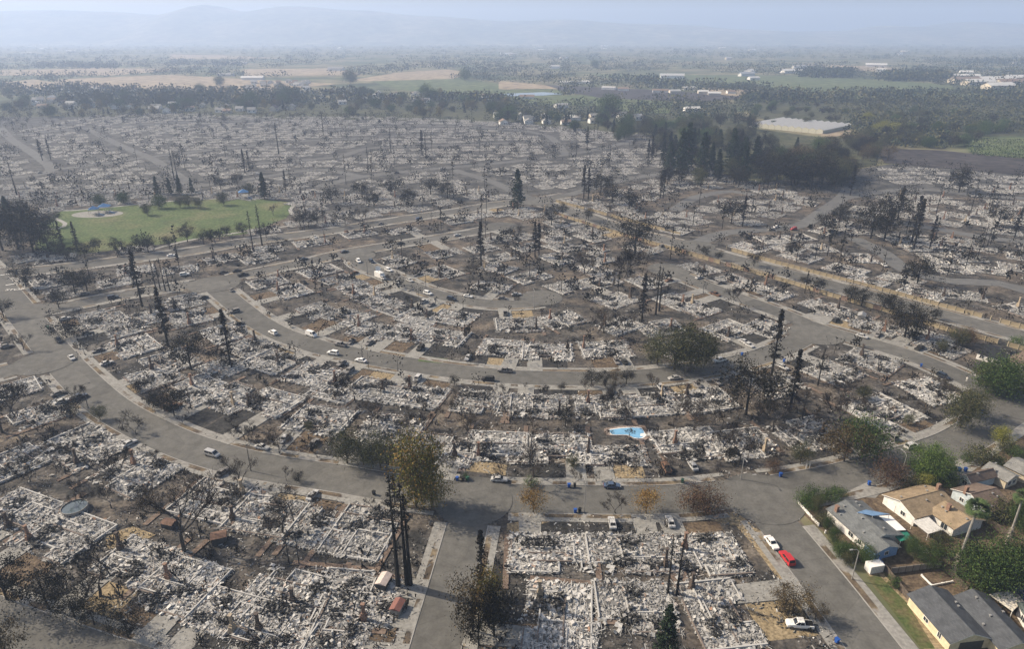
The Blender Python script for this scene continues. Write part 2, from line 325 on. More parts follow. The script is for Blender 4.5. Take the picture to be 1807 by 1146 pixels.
# ------------------------------------------------------------------ streets
def spline(pts, step=3.0):
    P = [Vector((p[0], p[1])) for p in pts]; P = [2 * P[0] - P[1]] + P + [2 * P[-1] - P[-2]]
    out = []
    for i in range(1, len(P) - 2):
        a, b_, c, d = P[i - 1:i + 3]; n = max(2, int((c - b_).length / step))
        for k in range(n):
            t = k / n
            out.append(.5 * (2 * b_ + (c - a) * t + (2 * a - 5 * b_ + 4 * c - d) * t * t + (3 * b_ - a - 3 * c + d) * t ** 3))
    out.append(P[-2]); return out
def offs(line, d):
    out = []
    for i, p in enumerate(line):
        t = (line[min(i + 1, len(line) - 1)] - line[max(i - 1, 0)]).normalized()
        out.append(p + Vector((-t.y, t.x)) * d)
    return out
STREETS = [  # name, width, pixel centre line, sidewalk
    ('sweeping', 12.0, [(-60, 440), (0, 505), (45, 560), (90, 615), (130, 660), (185, 712), (250, 752), (340, 792), (450, 822), (602, 846), (700, 862), (800, 874), (900, 880), (1000, 882), (1100, 883), (1200, 881), (1300, 871), (1400, 860), (1500, 840), (1600, 812), (1680, 786), (1740, 752), (1800, 712), (1880, 660)], 1),
    ('crescent', 10.5, [(1440, 585), (1380, 616), (1320, 636), (1260, 649), (1200, 659), (1100, 668), (1000, 669), (900, 666), (800, 656), (720, 644), (660, 634), (610, 623), (570, 615), (500, 592), (455, 568), (425, 545), (395, 520), (370, 498)], 1),
    ('right_loop', 10.5, [(1180, 478), (1260, 510), (1334, 537), (1388, 557), (1435, 577), (1502, 597), (1603, 627), (1690, 663), (1745, 690), (1800, 712)], 1),
    ('upper', 10.0, [(60, 552), (134, 538), (214, 522), (300, 508), (370, 498), (459, 480), (527, 466), (617, 446), (700, 432), (800, 416), (867, 404), (895, 398)], 1),
    ('inner', 9.5, [(625, 446), (640, 468), (690, 488), (740, 510), (800, 527), (867, 537), (934, 536), (968, 528)], 1),
    ('left_side', 11, [(90, 632), (40, 648), (-20, 664), (-90, 680)], 1),
    ('bottom_left', 11, [(-120, 1050), (-30, 1092), (60, 1126), (150, 1158), (260, 1195)], 1),
    ('lower_middle', 10.4, [(838, 876), (829, 910), (815, 965), (797, 1035), (772, 1130), (760, 1180)], 1),
    ('lower_right', 11.2, [(1335, 866), (1352, 900), (1380, 935), (1455, 1030), (1500, 1090), (1545, 1150), (1600, 1225)], 1),
    ('park_road', 12, [(-40, 486), (67, 478), (167, 466), (234, 457), (334, 444), (435, 427), (535, 414), (602, 405), (700, 389), (800, 374), (884, 360), (941, 354), (1000, 345)], 1),
    ('walled', 13, [(941, 354), (985, 367), (1035, 382), (1101, 406), (1200, 431), (1301, 459), (1402, 486), (1502, 513), (1603, 540), (1704, 567), (1805, 594), (1900, 620)], 1),
    ('right_back', 10, [(1225, 438), (1234, 428), (1281, 411), (1368, 404), (1415, 397), (1455, 371), (1485, 350), (1500, 330)], 0),
    ('far', 9.5, [(560, 330), (640, 312), (767, 298), (880, 288), (1000, 273), (1076, 259), (1142, 241)], 0),
    ('far', 9.5, [(941, 354), (900, 335), (860, 318), (800, 300)], 0),
    ('far', 9.5, [(150, 226), (222, 261), (262, 277), (300, 300), (340, 330)], 0),
    ('far', 9.5, [(-60, 320), (40, 312), (90, 300), (60, 272), (20, 246), (0, 225)], 0),
    ('far', 9.5, [(90, 300), (190, 288), (262, 277), (400, 262), (520, 250), (640, 244), (760, 236)], 0),
    ('far', 9.5, [(0, 240), (160, 226), (300, 217), (480, 212)], 0),
    ('far', 9.5, [(440, 290), (520, 284), (600, 276), (650, 262), (740, 258), (900, 252)], 0),
    ('far', 9.5, [(340, 330), (440, 316), (560, 300), (640, 312)], 0),
    ('far', 9.5, [(560, 232), (700, 222), (860, 226), (960, 238), (1000, 273)], 0),
    ('far', 9.5, [(1000, 345), (1100, 318), (1180, 305)], 0),
    ('far', 9.5, [(1190, 372), (1230, 348), (1290, 338), (1330, 345)], 0),
    ('far', 10, [(1485, 350), (1560, 338), (1640, 335), (1720, 345), (1840, 352)], 0),
    ('far', 10, [(1505, 420), (1560, 448), (1600, 478), (1680, 497), (1760, 500), (1830, 520)], 0),
    ('far', 10, [(1455, 371), (1540, 388), (1640, 402), (1740, 420), (1840, 430)], 0),
]
streets = []
for i, (nm, wd, pts, side) in enumerate(STREETS): streets.append(dict(name=nm, w=wd, line=spline([G(*p) for p in pts], 3 if side else 8), side=side, z=.03 + .004 * i))
BULBS = [((885, 400), 10.5), ((955, 526), 10), ((378, 502), 12.5), ((1440, 590), 11), ((1790, 712), 12), ((835, 884), 10.5), ((1345, 880), 11), ((78, 640), 11), ((941, 355), 14), ((1228, 434), 11), ((634, 452), 9), ((60, 550), 10), ((1180, 476), 11)]
bulbs = [(G(*p), r) for p, r in BULBS]
def road_dist(p, skip=None):
    d = 1e9; best = None
    for s in streets:
        if s is skip: continue
        L = s['line']
        for i in range(len(L)):
            e = (L[i].x - p[0]) ** 2 + (L[i].y - p[1]) ** 2
            if e < 3600 + s['w']:
                e = math.sqrt(e) - s['w'] / 2
                if e < d: d, best = e, (s, i)
            elif best is None and e < d * 1e3: pass
    for c, r in bulbs:
        e = math.hypot(c.x - p[0], c.y - p[1]) - r
        if e < d: d = e
    return d, best
def nearest(p, sides=False):
    d = 1e18; best = None
    for s in streets:
        if sides and not s['side']: continue
        for i, q in enumerate(s['line']):
            e = (q.x - p[0]) ** 2 + (q.y - p[1]) ** 2
            if e < d: d, best = e, (s, i)
    s, i = best; L = s['line']; t = (L[min(i + 1, len(L) - 1)] - L[max(i - 1, 0)]).normalized()
    return s, L[i], t, math.sqrt(d)
def near_bulb_or_other(p, skip, m):
    for s in streets:
        if s is skip or not s['side']: continue
        for q in s['line']:
            if (q.x - p.x) ** 2 + (q.y - p.y) ** 2 < (s['w'] / 2 + m) ** 2: return True
    for c, r in bulbs:
        if (c.x - p.x) ** 2 + (c.y - p.y) ** 2 < (r + m) ** 2: return True
    return False
for s in streets:
    b = MB(); l, r = offs(s['line'], s['w'] / 2), offs(s['line'], -s['w'] / 2)
    for i in range(len(l) - 1): b.quad((*r[i], s['z']), (*r[i + 1], s['z']), (*l[i + 1], s['z']), (*l[i], s['z']))
    link('road', b.mesh('road', M['road'] if s['side'] else M['road_far']), kind='structure')
    if not s['side']: continue
    for sg in (1, -1):
        for nm, a, c, z, mt in (('kerb', 0, .25, .165, 'kerb'), ('planting_strip', .25, 1.7, .155, 'verge'), ('sidewalk', 1.7, 3.3, .16, 'concrete')):
            b = MB(); A, C = offs(s['line'], sg * (s['w'] / 2 + a)), offs(s['line'], sg * (s['w'] / 2 + c))
            for i in range(len(A) - 1):
                if near_bulb_or_other(A[i], s, .3) or near_bulb_or_other(A[i + 1], s, .3) or near_bulb_or_other(C[i], s, .2): continue
                a0, a1, c0, c1 = [(*q, z) for q in (A[i], A[i + 1], C[i], C[i + 1])]
                b.quad(*((a0, a1, c1, c0) if sg > 0 else (a0, c0, c1, a1)))
                if nm == 'kerb': b.quad((*A[i], 0), (*A[i + 1], 0), a1, a0)
            if b.f: link(nm, b.mesh(nm, M[mt]), kind='structure')
for k, (c, r) in enumerate(bulbs):
    pts = [(c.x + r * math.cos(t * math.pi / 16), c.y + r * math.sin(t * math.pi / 16)) for t in range(32)]
    sheet('road_junction', pts, M['road'], .145 - .002 * k)
for pts in ([(60, 402), (90, 405), (115, 395), (70, 372), (120, 372), (190, 366), (330, 353), (440, 350), (520, 352), (512, 372), (530, 386), (560, 392)], [(270, 440), (330, 425), (400, 414), (450, 406), (520, 398), (600, 388)]):
    ln = spline([G(*p) for p in pts], 4); l, r = offs(ln, 1.3), offs(ln, -1.3); b = MB()
    for i in range(len(l) - 1): b.quad((*r[i], .05), (*r[i + 1], .05), (*l[i + 1], .05), (*l[i], .05))
    link('park_path', b.mesh('park_path', M['kerb']), kind='structure')
for c, rx, ry in (((172, 378), 17, 10), ((432, 346), 12, 8)):
    c = G(*c); sheet('play_area_sand', [(c.x + rx * math.cos(t * .2618), c.y + ry * math.sin(t * .2618)) for t in range(24)], M['concrete'], .045 + (.002 if rx == 12 else 0))
# road markings
for k, (a, c) in enumerate((((-2, 487), (27, 482)), ((10, 504), (36, 500)))):
    a, c = G(*a), G(*c); n = (c - a).normalized(); n = Vector((-n.y, n.x, 0)) * .35; b = MB(); zz = Vector((0, 0, .15 + .004 * k)); b.quad(a - n + zz, c - n + zz, c + n + zz, a + n + zz); link('stop_line', b.mesh('stop_line', M['white']), kind='structure')
tcv = bpy.data.curves.new('stop_lettering', 'FONT'); tcv.body = 'STOP'; tcv.size = 3.4; tcv.align_x = 'CENTER'
tob = bpy.data.objects.new('stop_lettering_source', tcv); col.objects.link(tob)
bpy.context.view_layer.update()
tme = bpy.data.meshes.new_from_object(tob.evaluated_get(bpy.context.evaluated_depsgraph_get())); bpy.data.objects.remove(tob)
tme.materials.clear(); tme.materials.append(M['white'])
p = G(24, 513); link('stop_lettering', tme, loc=(p.x, p.y, .16), rz=R(8), kind='structure')

# ------------------------------------------------------------------ burnt house ruins
rnd = random.Random(5)
def chips(b, rg, n, w, d, inside, small=1.0):
    for _ in range(n):
        for _t in range(9):
            x, y = rg.uniform(-w / 2, w / 2), rg.uniform(-d / 2, d / 2)
            if inside(x, y) and mnoise.noise((x * .45 + w, y * .45, n * .01)) > -.28: break
        t = rg.random(); z = .21 + .16 * rg.random() ** 2 + .1 * max(0, mnoise.noise((x * .3, y * .3, w)))
        if t < .80:
            r = .05 + .16 * rg.random() ** 1.8; k = rg.choice((4, 4, 5)); a0 = rg.random() * 6.28; tx, ty = rg.gauss(0, .16), rg.gauss(0, .16); pts = []
            for i in range(k):
                a = a0 + i * 6.283 / k; rr = r * rg.uniform(.6, 1.3); dx, dy = rr * math.cos(a), rr * math.sin(a) * .75
                pts.append((x + dx, y + dy, z + dx * tx + dy * ty))
            b.poly(pts)
        elif t < .91:
            L = rg.uniform(.3, 1.0) * small; a = rg.choice((0, math.pi / 2)) + rg.gauss(0, .5)
            M3 = Matrix.Rotation(a, 3, 'Z') @ Matrix.Rotation(rg.gauss(0, .18), 3, 'Y')
            b.box((x, y, z + .1), (L, rg.uniform(.03, .07), .04), mat=M3)
        elif t < .97:
            r = rg.uniform(.12, .34) * small; n0 = len(b.v)
            b.v += [(x + r, y, z), (x, y + r * .8, z), (x - r * .9, y, z), (x, y - r, z), (x + r * .2, y, z + r * rg.uniform(.7, 1.5))]
            for i in range(4): b.f.append((n0 + i, n0 + (i + 1) % 4, n0 + 4)); b.m.append(0)
        else:
            L, W = rg.uniform(.35, .8) * small, rg.uniform(.2, .45) * small; a = rg.random() * 3.14; c, s_ = math.cos(a), math.sin(a); h = rg.uniform(.1, .5)
            P = lambda u, v, q: (x + u * c - v * s_, y + u * s_ + v * c, z + q)
            b.quad(P(-L, -W, 0), P(0, -W, h), P(0, W, h), P(-L, W, .1)); b.quad(P(0, -W, h), P(L, -W, .05), P(L, W, .15), P(0, W, h))
VARIANTS = []
for k in range(8):
    rg = random.Random(100 + k); gx = rg.choice((-1, 1))
    def inside(x, y, gx=gx, k=k):
        if k % 3 == 2: return not (x * gx < -3.2 and y > 3.0)
        return not (x * gx < -1.5 and y < -3.4) if k % 3 == 0 else not (abs(x) < 2.6 and y > 3.6)
    bb = MB(); chips(bb, rg, 5200, 17.2, 14.2, lambda x, y: inside(x, y) or rg.random() < .13)
    for _ in range(7):   # burnt appliances and water heaters
        x, y = rg.uniform(-6.5, 6.5), rg.uniform(-3, 3)
        if rg.random() < .5: bb.box((x, y, .62), (.36, .34, rg.uniform(.35, .5)), mat=Matrix.Rotation(rg.random(), 3, 'Z') @ Matrix.Rotation(rg.gauss(0, .25), 3, 'X'))
        else: bb.tube([(x, y, .2), (x + rg.gauss(0, .2), y, 1.5)], [.26, .26], 8)
    for _ in range(4):   # crumpled roofing sheets
        x, y = rg.uniform(-7, 7), rg.uniform(-5, 5); a = rg.random() * 3.14; ux, uy = Vector((math.cos(a), math.sin(a), 0)) * rg.uniform(.5, 1.1), Vector((-math.sin(a), math.cos(a), 0)) * rg.uniform(.4, .8); n0 = len(bb.v)
        for i in range(5):
            for j in range(3): bb.v.append(tuple(Vector((x, y, .45 + rg.uniform(-.08, .18))) + ux * (i / 2 - 1) + uy * (j - 1)))
        for i in range(4):
            for j in range(2): q = n0 + i * 3 + j; bb.f.append((q, q + 3, q + 4, q + 1)); bb.m.append(0)
    hb = MB()
    for _ in range(rg.randint(1, 3)):
        hx, hy = rg.uniform(-6, 6), rg.uniform(-5.5, 5.5)
        for _i in range(70):
            x, y = hx + rg.gauss(0, 1.1), hy + rg.gauss(0, .8); L = rg.uniform(.15, .6)
            M3 = Matrix.Rotation(rg.random() * 6.28, 3, 'Z') @ Matrix.Rotation(rg.gauss(0, .5), 3, 'Y')
            hb.box((x, y, .45 + .45 * rg.random()), (L, rg.uniform(.05, .2), rg.uniform(.04, .15)), mat=M3)
    if k % 3 == 0: fp = [(-8 * gx, -3.2), (-1.3 * gx, -3.2), (-1.3 * gx, -6.6), (8 * gx, -6.6), (8 * gx, 6.6), (-8 * gx, 6.6)]
    elif k % 3 == 1: fp = [(-8, -6.6), (8, -6.6), (8, 6.6), (2.8, 6.6), (2.8, 3.8), (-2.8, 3.8), (-2.8, 6.6), (-8, 6.6)]
    else: fp = [(-8 * gx, -6.6), (8 * gx, -6.6), (8 * gx, 6.6), (-3 * gx, 6.6), (-3 * gx, 3.2), (-8 * gx, 3.2)]
    if k % 3 != 1 and gx < 0: fp = fp[::-1]
    sb = MB(); sb.prism(fp, -.05, .2)
    walls = []
    for i, a in enumerate(fp):
        c = fp[(i + 1) % len(fp)]
        if rg.random() < .72: walls.append((a, c))
    for _ in range(rg.randint(3, 5)):
        x, y = rg.uniform(-6, 6), rg.uniform(-4, 4); L = rg.uniform(2.5, 5)
        walls.append(((x - L, y), (x + L, y)) if rg.random() < .45 else ((x, y - L * .8), (x, y + L * .8)))
    walls = [((max(-8, min(8, a[0])), max(-6.6, min(6.6, a[1]))), (max(-8, min(8, c[0])), max(-6.6, min(6.6, c[1])))) for a, c in walls]
    VARIANTS.append(dict(slab=sb.mesh('foundation', M['ash']), debris=bb.mesh('debris', M['debris']), heap=hb.mesh('charred_heap', M['char']), walls=walls, ch=(rg.choice((-1, 1)) * rg.uniform(3, 7.6), rg.uniform(-5, 5))))
ub = MB(); ub.box((0, 0, 0), (.5, .5, .5)); UNIT = [ub.mesh('wall_remnant', M['stem']), ub.mesh('wall_remnant_singed', M['stem_dark'])]
CH = []
for mt in ('brick', 'brick_dark', 'brick_tan', 'brick_dark'):
    b = MB(); b.box((0, 0, .95), (.7, .45, .95)); b.box((0, .02, 2.2), (.5, .36, .38)); b.box((.05, .05, 4.0), (.30, .27, 1.45)); b.box((.05, .05, 5.52), (.44, .4, .1)); b.box((0, -.52, .5), (.42, .06, .38))
    CH.append(b.mesh('chimney', M[mt]))
LOOK = ['pale ash house ruin', 'grey rubble house ruin', 'charred heap house ruin', 'white debris house ruin', 'walled rubble house ruin', 'flattened burnt house ruin']
ruins = []
def ruin_at(p, ang, v, sx, sy, detail, chim, px):
    V = VARIANTS[v]; e = link('burnt_house_ruin', None, loc=(p.x, p.y, .02), rz=ang, scale=(sx, sy, 1.0)); e.empty_display_size = 1
    tag(e, 'house ruin', look=LOOK[v % 6] + (' with chimney' if chim else ''), px=px, group='burnt house ruins')
    link('foundation', V['slab'], e); link('debris', V['debris'], e, kind='stuff')
    if detail:
        link('charred_heap', V['heap'], e, kind='stuff')
        for i, (a, c) in enumerate(V['walls']):
            L = math.hypot(c[0] - a[0], c[1] - a[1])
            if L < 1: continue
            hgt = .44 + .14 * ((i * 7 + v) % 3)
            link('wall_remnant', UNIT[(i * 5 + v) % 4 == 0], e, ((a[0] + c[0]) / 2, (a[1] + c[1]) / 2, hgt / 2 + .01), math.atan2(c[1] - a[1], c[0] - a[0]), (L, .3, hgt))
    if chim:
        link('chimney', CH[chim - 1], e, (V['ch'][0], V['ch'][1], .15), R(90) * (v % 2), (1 / sx, 1 / sy, .75 + .07 * (v % 4)) if v % 2 == 0 else (1 / sy, 1 / sx, .75 + .07 * (v % 4)))
    ruins.append((p, ang, sx, sy, px)); return e
MAN = [(66, 735, 13, 12), (150, 785, 21, 14), (252, 832, 17, 14), (372, 880, 18, 15), (470, 912, 17, 14), (563, 935, 16, 14), (640, 940, 15, 18),
       (28, 905, 17, 14), (112, 945, 19, 15), (22, 820, 14, 13), (245, 995, 17, 13), (318, 1035, 16, 15), (405, 1085, 15, 11), (497, 1052, 16, 15), (585, 1052, 15, 14), (640, 1062, 13, 15), (480, 1125, 15, 11), (600, 1120, 15, 12),
       (973, 978, 19, 13), (1112, 978, 20, 13), (1245, 982, 17, 14), (985, 1095, 20, 14), (1268, 1085, 18, 13), (1000, 1165, 18, 12),
       (690, 760, 17, 14), (780, 795, 17, 13), (880, 790, 17, 14), (985, 793, 17, 14), (1085, 806, 16, 9), (1215, 785, 18, 14), (1310, 785, 16, 13), (1425, 768, 17, 14), (1555, 728, 18, 15), (1640, 692, 15, 13),
       (660, 690, 16, 13), (735, 700, 17, 13), (850, 712, 16, 13), (950, 718, 17, 13), (1063, 720, 16, 13), (1150, 715, 16, 13), (1245, 708, 16, 13), (1370, 680, 16, 13), (1470, 660, 15, 13), (1535, 640, 16, 14),
       (238, 612, 17, 13), (300, 640, 17, 14), (272, 668, 15, 13), (350, 690, 18, 14), (410, 703, 16, 14), (478, 712, 16, 13), (566, 742, 17, 14), (552, 663, 16, 13), (480, 640, 16, 13), (595, 690, 15, 13), (395, 650, 14, 12),
       (323, 534, 16, 13), (335, 562, 16, 13), (400, 588, 16, 13), (445, 610, 15, 13), (180, 562, 18, 14), (222, 580, 17, 13), (260, 562, 14, 12),
       (515, 515, 16, 13), (565, 480, 17, 13), (600, 497, 15, 13), (630, 511, 15, 13), (662, 530, 16, 13), (700, 546, 16, 13), (614, 560, 17, 13), (560, 550, 15, 12), (742, 562, 16, 13), (720, 590, 16, 13), (800, 562, 16, 13), (785, 596, 16, 13), (655, 585, 15, 13),
       (700, 462, 17, 12), (780, 482, 17, 13), (785, 448, 17, 12), (850, 440, 15, 12), (710, 408, 17, 12), (633, 414, 17, 12), (807, 391, 16, 12), (888, 378, 16, 12), (550, 430, 17, 12), (921, 420, 15, 12), (867, 508, 16, 10), (934, 490, 17, 13), (1001, 507, 16, 13), (915, 575, 17, 13), (992, 566, 16, 13), (890, 616, 17, 13), (965, 622, 17, 13), (1068, 618, 17, 13), (985, 396, 16, 12), (1045, 420, 17, 12), (1135, 441, 17, 12), (1048, 478, 16, 13), (1085, 531, 16, 13), (1195, 534, 16, 13), (1140, 500, 15, 12),
       (1234, 475, 17, 12), (1361, 516, 17, 12), (1227, 545, 16, 13), (1284, 584, 17, 13), (1351, 580, 15, 12), (1455, 543, 16, 12), (1495, 558, 16, 12), (1545, 578, 15, 12), (1633, 596, 17, 12), (1300, 497, 15, 12), (1660, 615, 14, 12)]
def poly_in(x, y, P):
    c = False; j = len(P) - 1
    for i in range(len(P)):
        if (P[i][1] > y) != (P[j][1] > y) and x < (P[j][0] - P[i][0]) * (y - P[i][1]) / (P[j][1] - P[i][1]) + P[i][0]: c = not c
        j = i
    return c
yards = ['yard_dark', 'yard_dark', 'yard_brown', 'yard_dark', 'yard_tan', 'yard_brown']
drive_spots = []
M['side_path'] = mat_ground('brick_red_soil', [(.3, (.10, .07, .052)), (.7, (.19, .14, .105))], .7, fine=2, famp=.4)
def front(p, ang, wx, dy, s, q, i):
    """driveway and front yard between the ruin and the kerb of its street"""
    t = Vector((math.cos(ang), math.sin(ang))); n = Vector((-t.y, t.x))
    if n.dot(Vector((q.x - p.x, q.y - p.y))) < 0: n = -n
    dist = (Vector((q.x, q.y)) - Vector((p.x, p.y))).dot(n) - s['w'] / 2 - .05
    if dist < dy / 2 + 2 or dist > 26: return
    for sd_ in (-1, 1):
        if (i + sd_) % 3 == 0: continue
        c_ = Vector((p.x, p.y)) + t * sd_ * (wx * .5 + 1.2); pts = [c_ + t * a_ + n * b_ for a_, b_ in ((-.7, -dy * .9), (.7, -dy * .9), (.7, dy * .5), (-.7, dy * .5))]
        if not any(road_dist(q_)[0] < 3.5 for q_ in pts): sheet('side_path', pts, M['side_path'], .24 + .0005 * (i % 30) + (.02 if sd_ > 0 else 0))
    sg = 1 if i % 2 else -1; dw = 2.7; c = Vector((p.x, p.y)) + t * sg * wx * .27
    a0, a1 = c + n * (dy / 2 - 1.0), c + n * dist
    if near_bulb_or_other(a1, s, 1.0): return
    b = MB(); b.prism([a0 + t * dw, a0 - t * dw, a1 - t * dw * 1.1, a1 + t * dw * 1.1] if t.cross(n) < 0 else [a0 - t * dw, a0 + t * dw, a1 + t * dw * 1.1, a1 - t * dw * 1.1], 0, .172 + .0006 * i)
    link('driveway', b.mesh('driveway', M['concrete']), kind='structure'); drive_spots.append((a0.lerp(a1, .5), n, i))
    e0, e1 = (dw + .3) * -sg, -sg * (wx * .72); ca = c
    pts = [ca + t * e0 + n * (dy / 2 + .2), ca + t * e1 + n * (dy / 2 + .2), ca + t * e1 + n * (dist - 3.6), ca + t * e0 + n * (dist - 3.6)]
    if dist - 3.6 > dy / 2 + 1.5 and not any(near_bulb_or_other(q_, s, .4) for q_ in pts): sheet('front_yard', pts, M[yards[i * 7 % 6]], .05 + .0007 * (i % 20))
for i, (x, y, wx, dy) in enumerate(MAN):
    p = G(x, y); s, q, t, d = nearest(p, True); ang = math.atan2(t.y, t.x)
    n = Vector((-t.y, t.x)); side = 1 if n.dot(Vector((p.x - q.x, p.y - q.y))) > 0 else -1
    mind = s['w'] / 2 + 3.6 + dy / 2
    if d < mind: p = Vector((q.x, q.y, 0)) + Vector((n.x, n.y, 0)) * side * mind
    chim = (0, 1, 2, 0, 1, 4, 3, 0, 2)[(i * 5) % 9]
    ruin_at(p, ang + (0 if side < 0 else math.pi), (i * 3 + i // 8) % 8, wx / (14.5 if y < 880 else 15.8), dy / (11.6 if y < 880 else 13.2), True, chim, (x, y))
    front(p, ang, wx, dy, s, q, i)
# the rest of the burnt quarter, filled lot by lot
KEEP_OUT = [[(1150, 250), (1340, 330), (1480, 345), (1560, 320), (1560, 270), (1500, 200), (1150, 200)], [(1380, 880), (1640, 800), (1807, 720), (1900, 700), (1900, 1200), (1600, 1200)], PARK, [(30, 470), (-200, 460), (-200, 345), (90, 350), (60, 372), (70, 440)], [(1700, 605), (1900, 600), (1900, 705), (1760, 690)], [(1540, 255), (1850, 280), (1850, 315), (1550, 292)]]
cand = []
X0, X1, Y0, Y1 = -620, 900, 95, 1130
yy = Y0
while yy < Y1:
    xx = X0
    while xx < X1:
        x, y = xx + rnd.uniform(-3, 3), yy + rnd.uniform(-2.5, 2.5); px = pix((x, y, 0))
        if -60 < px[0] < 1870 and px[1] < 1165 and poly_in(px[0], px[1], BURNT) and not any(poly_in(px[0], px[1], k) for k in KEEP_OUT): cand.append((y, x, px))
        xx += 18.5
    yy += 19
cand.sort(); far_spots = []; occ = [(r[0].x, r[0].y) for r in ruins]; grid = {}
for o in occ: grid.setdefault((int(o[0] // 30), int(o[1] // 30)), []).append(o)
for y, x, px in cand:
    gk = (int(x // 30), int(y // 30))
    if any((x - o[0]) ** 2 + (y - o[1]) ** 2 < 15.6 ** 2 for i in (-1, 0, 1) for j in (-1, 0, 1) for o in grid.get((gk[0] + i, gk[1] + j), ())): continue
    p = Vector((x, y, 0)); s, q, t, d = nearest(p); m = s['w'] / 2 + 3.6 + 7.0
    if d < m or road_dist(p)[0] < 9.5: continue
    grid.setdefault(gk, []).append((x, y)); ang = math.atan2(t.y, t.x)
    if len(ruins) < 300: ruin_at(p, ang + rnd.choice((0, math.pi)), rnd.randrange(8), rnd.uniform(1.0, 1.15), rnd.uniform(1.0, 1.2), y < 420, rnd.choice((0, 0, 1, 2, 3, 4)), px)
    else: far_spots.append((p, ang))
b = MB()
for p, ang in far_spots:
    c, s_ = math.cos(ang), math.sin(ang)
    fp = [(p.x + u * c - v * s_, p.y + u * s_ + v * c) for u, v in ((-8, -6.5), (8, -6.5), (8, 6.5), (-8, 6.5))]; b.prism(fp, 0, .12, 1)
    for _ in range(105):
        u, v = rnd.uniform(-8.8, 8.8), rnd.uniform(-7, 7); r = rnd.uniform(.2, .85); x, y = p.x + u * c - v * s_, p.y + u * s_ + v * c; a = rnd.random() * 6
        h = rnd.uniform(.4, .9); ca, sa = math.cos(a) * r, math.sin(a) * r; tl = rnd.uniform(-.35, .35)
        b.quad((x + ca, y + sa, h + tl), (x - sa, y + ca, h), (x - ca, y - sa, h - tl), (x + sa, y - ca, h + .1))
fr = link('distant_ruins', b.mesh('distant_ruins', [M['debris_far'], M['ash_far']]), kind='stuff'); tag(fr, 'ruins', label='mass of burnt house ruins in the far rows of the burnt quarter')
b = MB()   # scattered rubbish over the near burnt lots
for _ in range(60000):
    px = (rnd.uniform(-20, 1830), 300 + 850 * rnd.random() ** .8); p = G(*px)
    if not poly_in(px[0], px[1], BURNT) or poly_in(px[0], px[1], PARK): continue
    if mnoise.noise((p.x * .05, p.y * .05, 7)) < -.12: continue
    if any(abs(q.x - p.x) < 14 and (q.x - p.x) ** 2 + (q.y - p.y) ** 2 < (s['w'] / 2 + 1) ** 2 for s in streets for q in s['line'][::2]): continue
    r = rnd.uniform(.04, .2); a = rnd.random() * 6.3; L = r * rnd.choice((1, 1, 1, 3.5)); c, s_ = math.cos(a), math.sin(a); t = rnd.uniform(0, .3)
    b.quad(*[(p.x + u * c - v * s_, p.y + u * s_ + v * c, .08 + z) for u, v, z in ((-L, -r * .6, 0), (L, -r, 0), (L * .9, r, t), (-L, r * .7, t * .6))])
sr = link('scattered_rubble', b.mesh('scattered_rubble', M['litter']), kind='stuff'); tag(sr, 'rubble', label='small burnt rubble scattered over the charred lots')
b = MB()   # charred stalks and weeds over the burnt yards
for _ in range(2600):
    px = (rnd.uniform(-20, 1830), 330 + 820 * rnd.random() ** .9); p = G(*px)
    if not poly_in(px[0], px[1], BURNT) or poly_in(px[0], px[1], PARK) or any(poly_in(px[0], px[1], k) for k in KEEP_OUT[1:2]): continue
    if mnoise.noise((p.x * .03, p.y * .03, 17)) < -.05: continue
    if any(abs(q.x - p.x) < 14 and (q.x - p.x) ** 2 + (q.y - p.y) ** 2 < (s['w'] / 2 + 3.4) ** 2 for s in streets for q in s['line'][::2]): continue
    h = rnd.uniform(.4, 1.5)
    for _i in range(rnd.randint(8, 16)):
        o = Vector((p.x + rnd.gauss(0, h * .45), p.y + rnd.gauss(0, h * .45), .02)); d = Vector((rnd.gauss(0, .35), rnd.gauss(0, .35), 1)) * h * rnd.uniform(.5, 1); w_ = Vector((rnd.gauss(0, 1), rnd.gauss(0, 1), 0)).normalized() * .09 * h; b.quad(tuple(o - w_), tuple(o + w_), tuple(o + d + w_ * 1.6), tuple(o + d - w_))
sw = link('charred_stalks', b.mesh('charred_stalks', M['litter_dark']), kind='stuff'); tag(sw, 'undergrowth', label='charred stalks and weeds scattered over burnt yards')

# ------------------------------------------------------------------ trees
def branches(b, rg, p, d, L, r, depth, maxd, tips, up=.25, spread=.75, n=(2, 4)):
    q = p + d * L * .5 + Vector((rg.gauss(0, .05), rg.gauss(0, .05), 0)) * L; e = p + d * L
    b.tube([p, q, e], [r, r * .8, r * .55], 5 if depth < 2 else 3, cap=False)
    tips.append((e, d, depth)); 
    if depth >= maxd: return
    for i in range(rg.randint(*n)):
        nd = (d + Vector((rg.gauss(0, spread), rg.gauss(0, spread), rg.gauss(up, .3)))).normalized()
        branches(b, rg, p.lerp(e, rg.uniform(.55, 1)), nd, L * rg.uniform(.55, .8), r * .55, depth + 1, maxd, tips, up, spread, n)
def leafquad(b, rg, c, s, m=0):
    u = Vector((rg.gauss(0, 1), rg.gauss(0, 1), rg.gauss(0, .6))).normalized(); v = u.orthogonal().normalized(); v = (Matrix.Rotation(rg.random() * 6.28, 3, u) @ v) * s * rg.uniform(.5, 1); w_ = u.cross(v).normalized() * s * rg.uniform(.4, .9)
    b.quad(c - v, c + w_ * .6, c + v, c - w_, m)
